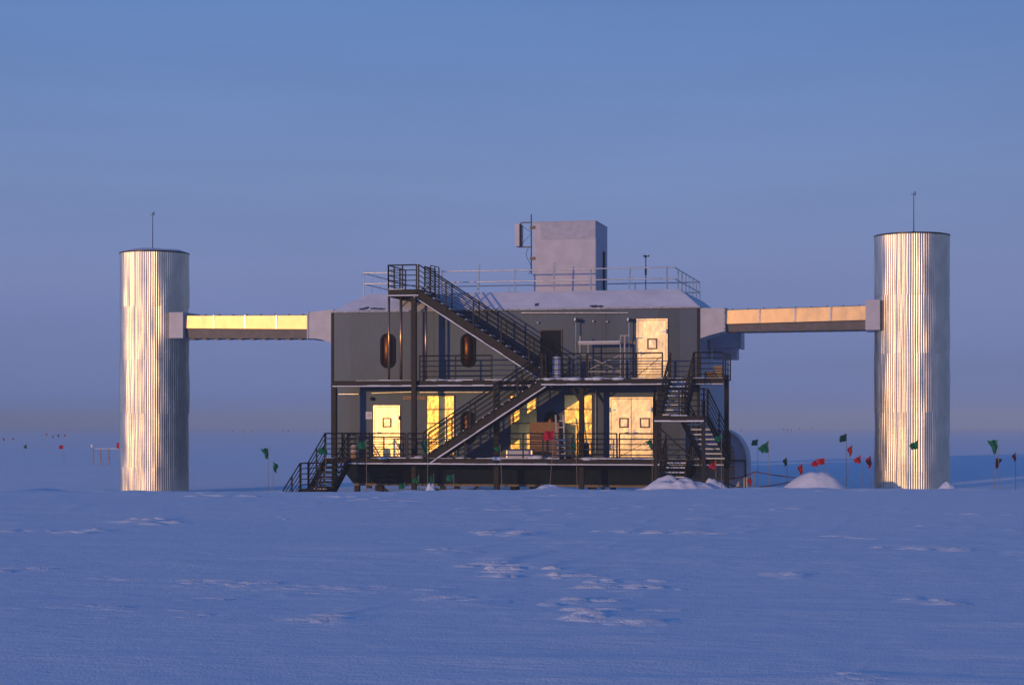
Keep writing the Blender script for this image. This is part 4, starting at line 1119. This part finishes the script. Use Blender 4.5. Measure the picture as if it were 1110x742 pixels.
# ropes
def sag(a, b, n=8, s_=.1):
    return [Vector(a).lerp(Vector(b), k / n) + Vector((0, 0, -s_ * 4 * (k / n) * (1 - k / n))) for k in range(n + 1)]
rp = thing('rope_line', 'dark red rope line strung over the snow from the station end past the green flags', 'rope', (PX(820, 0), 0, -1.2))
MB().path(sag(P(790, 517.5, 2), P(818, 511, 1)) + sag(P(818, 511, 1), P(866, 518, 1), s_=.02), .022).build('upper_rope', M['rope'], rp)
MB().path(sag(P(790, 523.5, 1), P(814, 528, 0)) + sag(P(814, 528, 0), P(860, 521, 1), s_=.05), .022).build('lower_rope', M['rope'], rp)
for (px, py, Y) in ((790, 516, 1.5), (818, 510, 1), (866, 517, 1)):
    q = P(px, py, Y); MB().tube((q.x, q.y, ground_z(q.x, q.y) - .1), q, .02).build('stake', M['bamboo'], rp)

# ------------------------------------------------------------------ haze
hz = MB().box(CAM.x - 2250, CAM.x + 2250, CAM.y - 2250, CAM.y + 2250, -4, 16)
hm = bpy.data.materials.new('ice haze'); hm.use_nodes = True; nt = hm.node_tree
for n_ in list(nt.nodes):
    if n_.type != 'OUTPUT_MATERIAL': nt.nodes.remove(n_)
pv = nt.nodes.new('ShaderNodeVolumePrincipled'); pv.inputs['Color'].default_value = (.68, .86, 1.0, 1); pv.inputs['Density'].default_value = HAZE = .0008; pv.inputs['Anisotropy'].default_value = -.28
nt.links.new(pv.outputs[0], nt.nodes['Material Output'].inputs['Volume'])
ho = hz.build('haze', hm); ho['kind'] = 'stuff'

# ------------------------------------------------------------------ sky, sun, camera
w = bpy.data.worlds.new('World'); bpy.context.scene.world = w; w.use_nodes = True; nt = w.node_tree
bg = nt.nodes['Background']; bg.inputs['Strength'].default_value = .12
sky = nt.nodes.new('ShaderNodeTexSky'); sky.sky_type = 'NISHITA'; sky.sun_disc = False
sky.sun_elevation = SUN_EL; sky.sun_rotation = math.atan2(SUNDIR.x, SUNDIR.y); sky.altitude = 2800; sky.air_density = 1.0; sky.dust_density = .8; sky.ozone_density = 2.0
# the air near the ground away from the sun is pinkish grey, higher up clear blue
geo = nt.nodes.new('ShaderNodeTexCoord'); sep = nt.nodes.new('ShaderNodeSeparateXYZ'); nt.links.new(geo.outputs['Generated'], sep.inputs[0])
rmp = nt.nodes.new('ShaderNodeValToRGB'); e = rmp.color_ramp.elements
SKYC = [(0.0, (.15, .25, 1.1)), (.012, (.145, .198, .76)), (.03, (.195, .205, .55)), (.079, (.36, .276, .47)), (.127, (.47, .37, .51)), (.175, (.51, .433, .575)), (.214, (.52, .48, .64)), (.5, (.46, .72, 1.16)), (1.0, (.49, .93, 1.42))]
for k, (p_, c_) in enumerate(SKYC):
    el = e[k] if k < 2 else e.new(p_)
    el.position = p_; el.color = (*c_, 1)
nt.links.new(sep.outputs['Z'], rmp.inputs['Fac'])
mx = nt.nodes.new('ShaderNodeVectorMath'); mx.operation = 'MULTIPLY'
# towards the sun the horizon keeps its own warm glow
dp = nt.nodes.new('ShaderNodeVectorMath'); dp.operation = 'DOT_PRODUCT'; dp.inputs[1].default_value = SUNDIR; nt.links.new(geo.outputs['Generated'], dp.inputs[0])
mrr = nt.nodes.new('ShaderNodeMapRange'); mrr.interpolation_type = 'SMOOTHSTEP'; mrr.inputs['From Min'].default_value = .0; mrr.inputs['From Max'].default_value = .95
nt.links.new(dp.outputs['Value'], mrr.inputs['Value'])
mixc = nt.nodes.new('ShaderNodeMix'); mixc.data_type = 'RGBA'; mixc.inputs['B'].default_value if False else None
nt.links.new(mrr.outputs[0], mixc.inputs[0]); nt.links.new(rmp.outputs[0], mixc.inputs[6]); mixc.inputs[7].default_value = (.40, .43, .84, 1)
sc2 = nt.nodes.new('ShaderNodeVectorMath'); sc2.operation = 'SCALE'; sc2.inputs['Scale'].default_value = 2.0
nt.links.new(mixc.outputs[2], sc2.inputs[0])
# evening sky falls off gently to one side, with faint thin veils
dr = nt.nodes.new('ShaderNodeVectorMath'); dr.operation = 'DOT_PRODUCT'; dr.inputs[1].default_value = RV; nt.links.new(geo.outputs['Generated'], dr.inputs[0])
mr2 = nt.nodes.new('ShaderNodeMapRange'); mr2.inputs['From Min'].default_value = -.5; mr2.inputs['From Max'].default_value = .5; mr2.inputs['To Min'].default_value = 1.24; mr2.inputs['To Max'].default_value = .64
nt.links.new(dr.outputs['Value'], mr2.inputs['Value'])
mpc = nt.nodes.new('ShaderNodeMapping'); mpc.inputs['Scale'].default_value = (2, 2, 14); nt.links.new(geo.outputs['Generated'], mpc.inputs[0])
nc = nt.nodes.new('ShaderNodeTexNoise'); nc.inputs['Scale'].default_value = 2.2; nc.inputs['Detail'].default_value = 4; nt.links.new(mpc.outputs[0], nc.inputs['Vector'])
mr3 = nt.nodes.new('ShaderNodeMapRange'); mr3.inputs['From Min'].default_value = .3; mr3.inputs['From Max'].default_value = .7; mr3.inputs['To Min'].default_value = .96; mr3.inputs['To Max'].default_value = 1.05
nt.links.new(nc.outputs['Fac'], mr3.inputs['Value'])
mm = nt.nodes.new('ShaderNodeMath'); mm.operation = 'MULTIPLY'; nt.links.new(mr2.outputs[0], mm.inputs[0]); nt.links.new(mr3.outputs[0], mm.inputs[1])
mm2 = nt.nodes.new('ShaderNodeMath'); mm2.operation = 'MULTIPLY'; mm2.inputs[1].default_value = 2.0; nt.links.new(mm.outputs[0], mm2.inputs[0]); nt.links.new(mm2.outputs[0], sc2.inputs['Scale'])
nt.links.new(sky.outputs[0], mx.inputs[0]); nt.links.new(sc2.outputs[0], mx.inputs[1]); nt.links.new(mx.outputs[0], bg.inputs['Color'])

sl = bpy.data.lights.new('Sun', 'SUN'); sl.energy = 2.0; sl.angle = R(.6); sl.color = (.74, .43, .15)
so = bpy.data.objects.new('Sun', sl); C.objects.link(so); so.rotation_euler = SUNDIR.to_track_quat('Z', 'Y').to_euler(); so.location = SUNDIR * 60

cd = bpy.data.cameras.new('Camera'); co = bpy.data.objects.new('Camera', cd); C.objects.link(co)
co.location = CAM; co.rotation_euler = (R(90), 0, PHI)
cd.sensor_width = 36; cd.lens = 36 * F / 1110; cd.shift_y = (HOR - 371) / 1110; cd.clip_end = 20000; cd.clip_start = .1
sc = bpy.context.scene; sc.camera = co
sc.view_settings.view_transform = 'Standard'; sc.view_settings.look = 'None'; sc.view_settings.exposure = .09; sc.view_settings.gamma = 1
sc.cycles.volume_bounces = 0; sc.cycles.max_bounces = 6
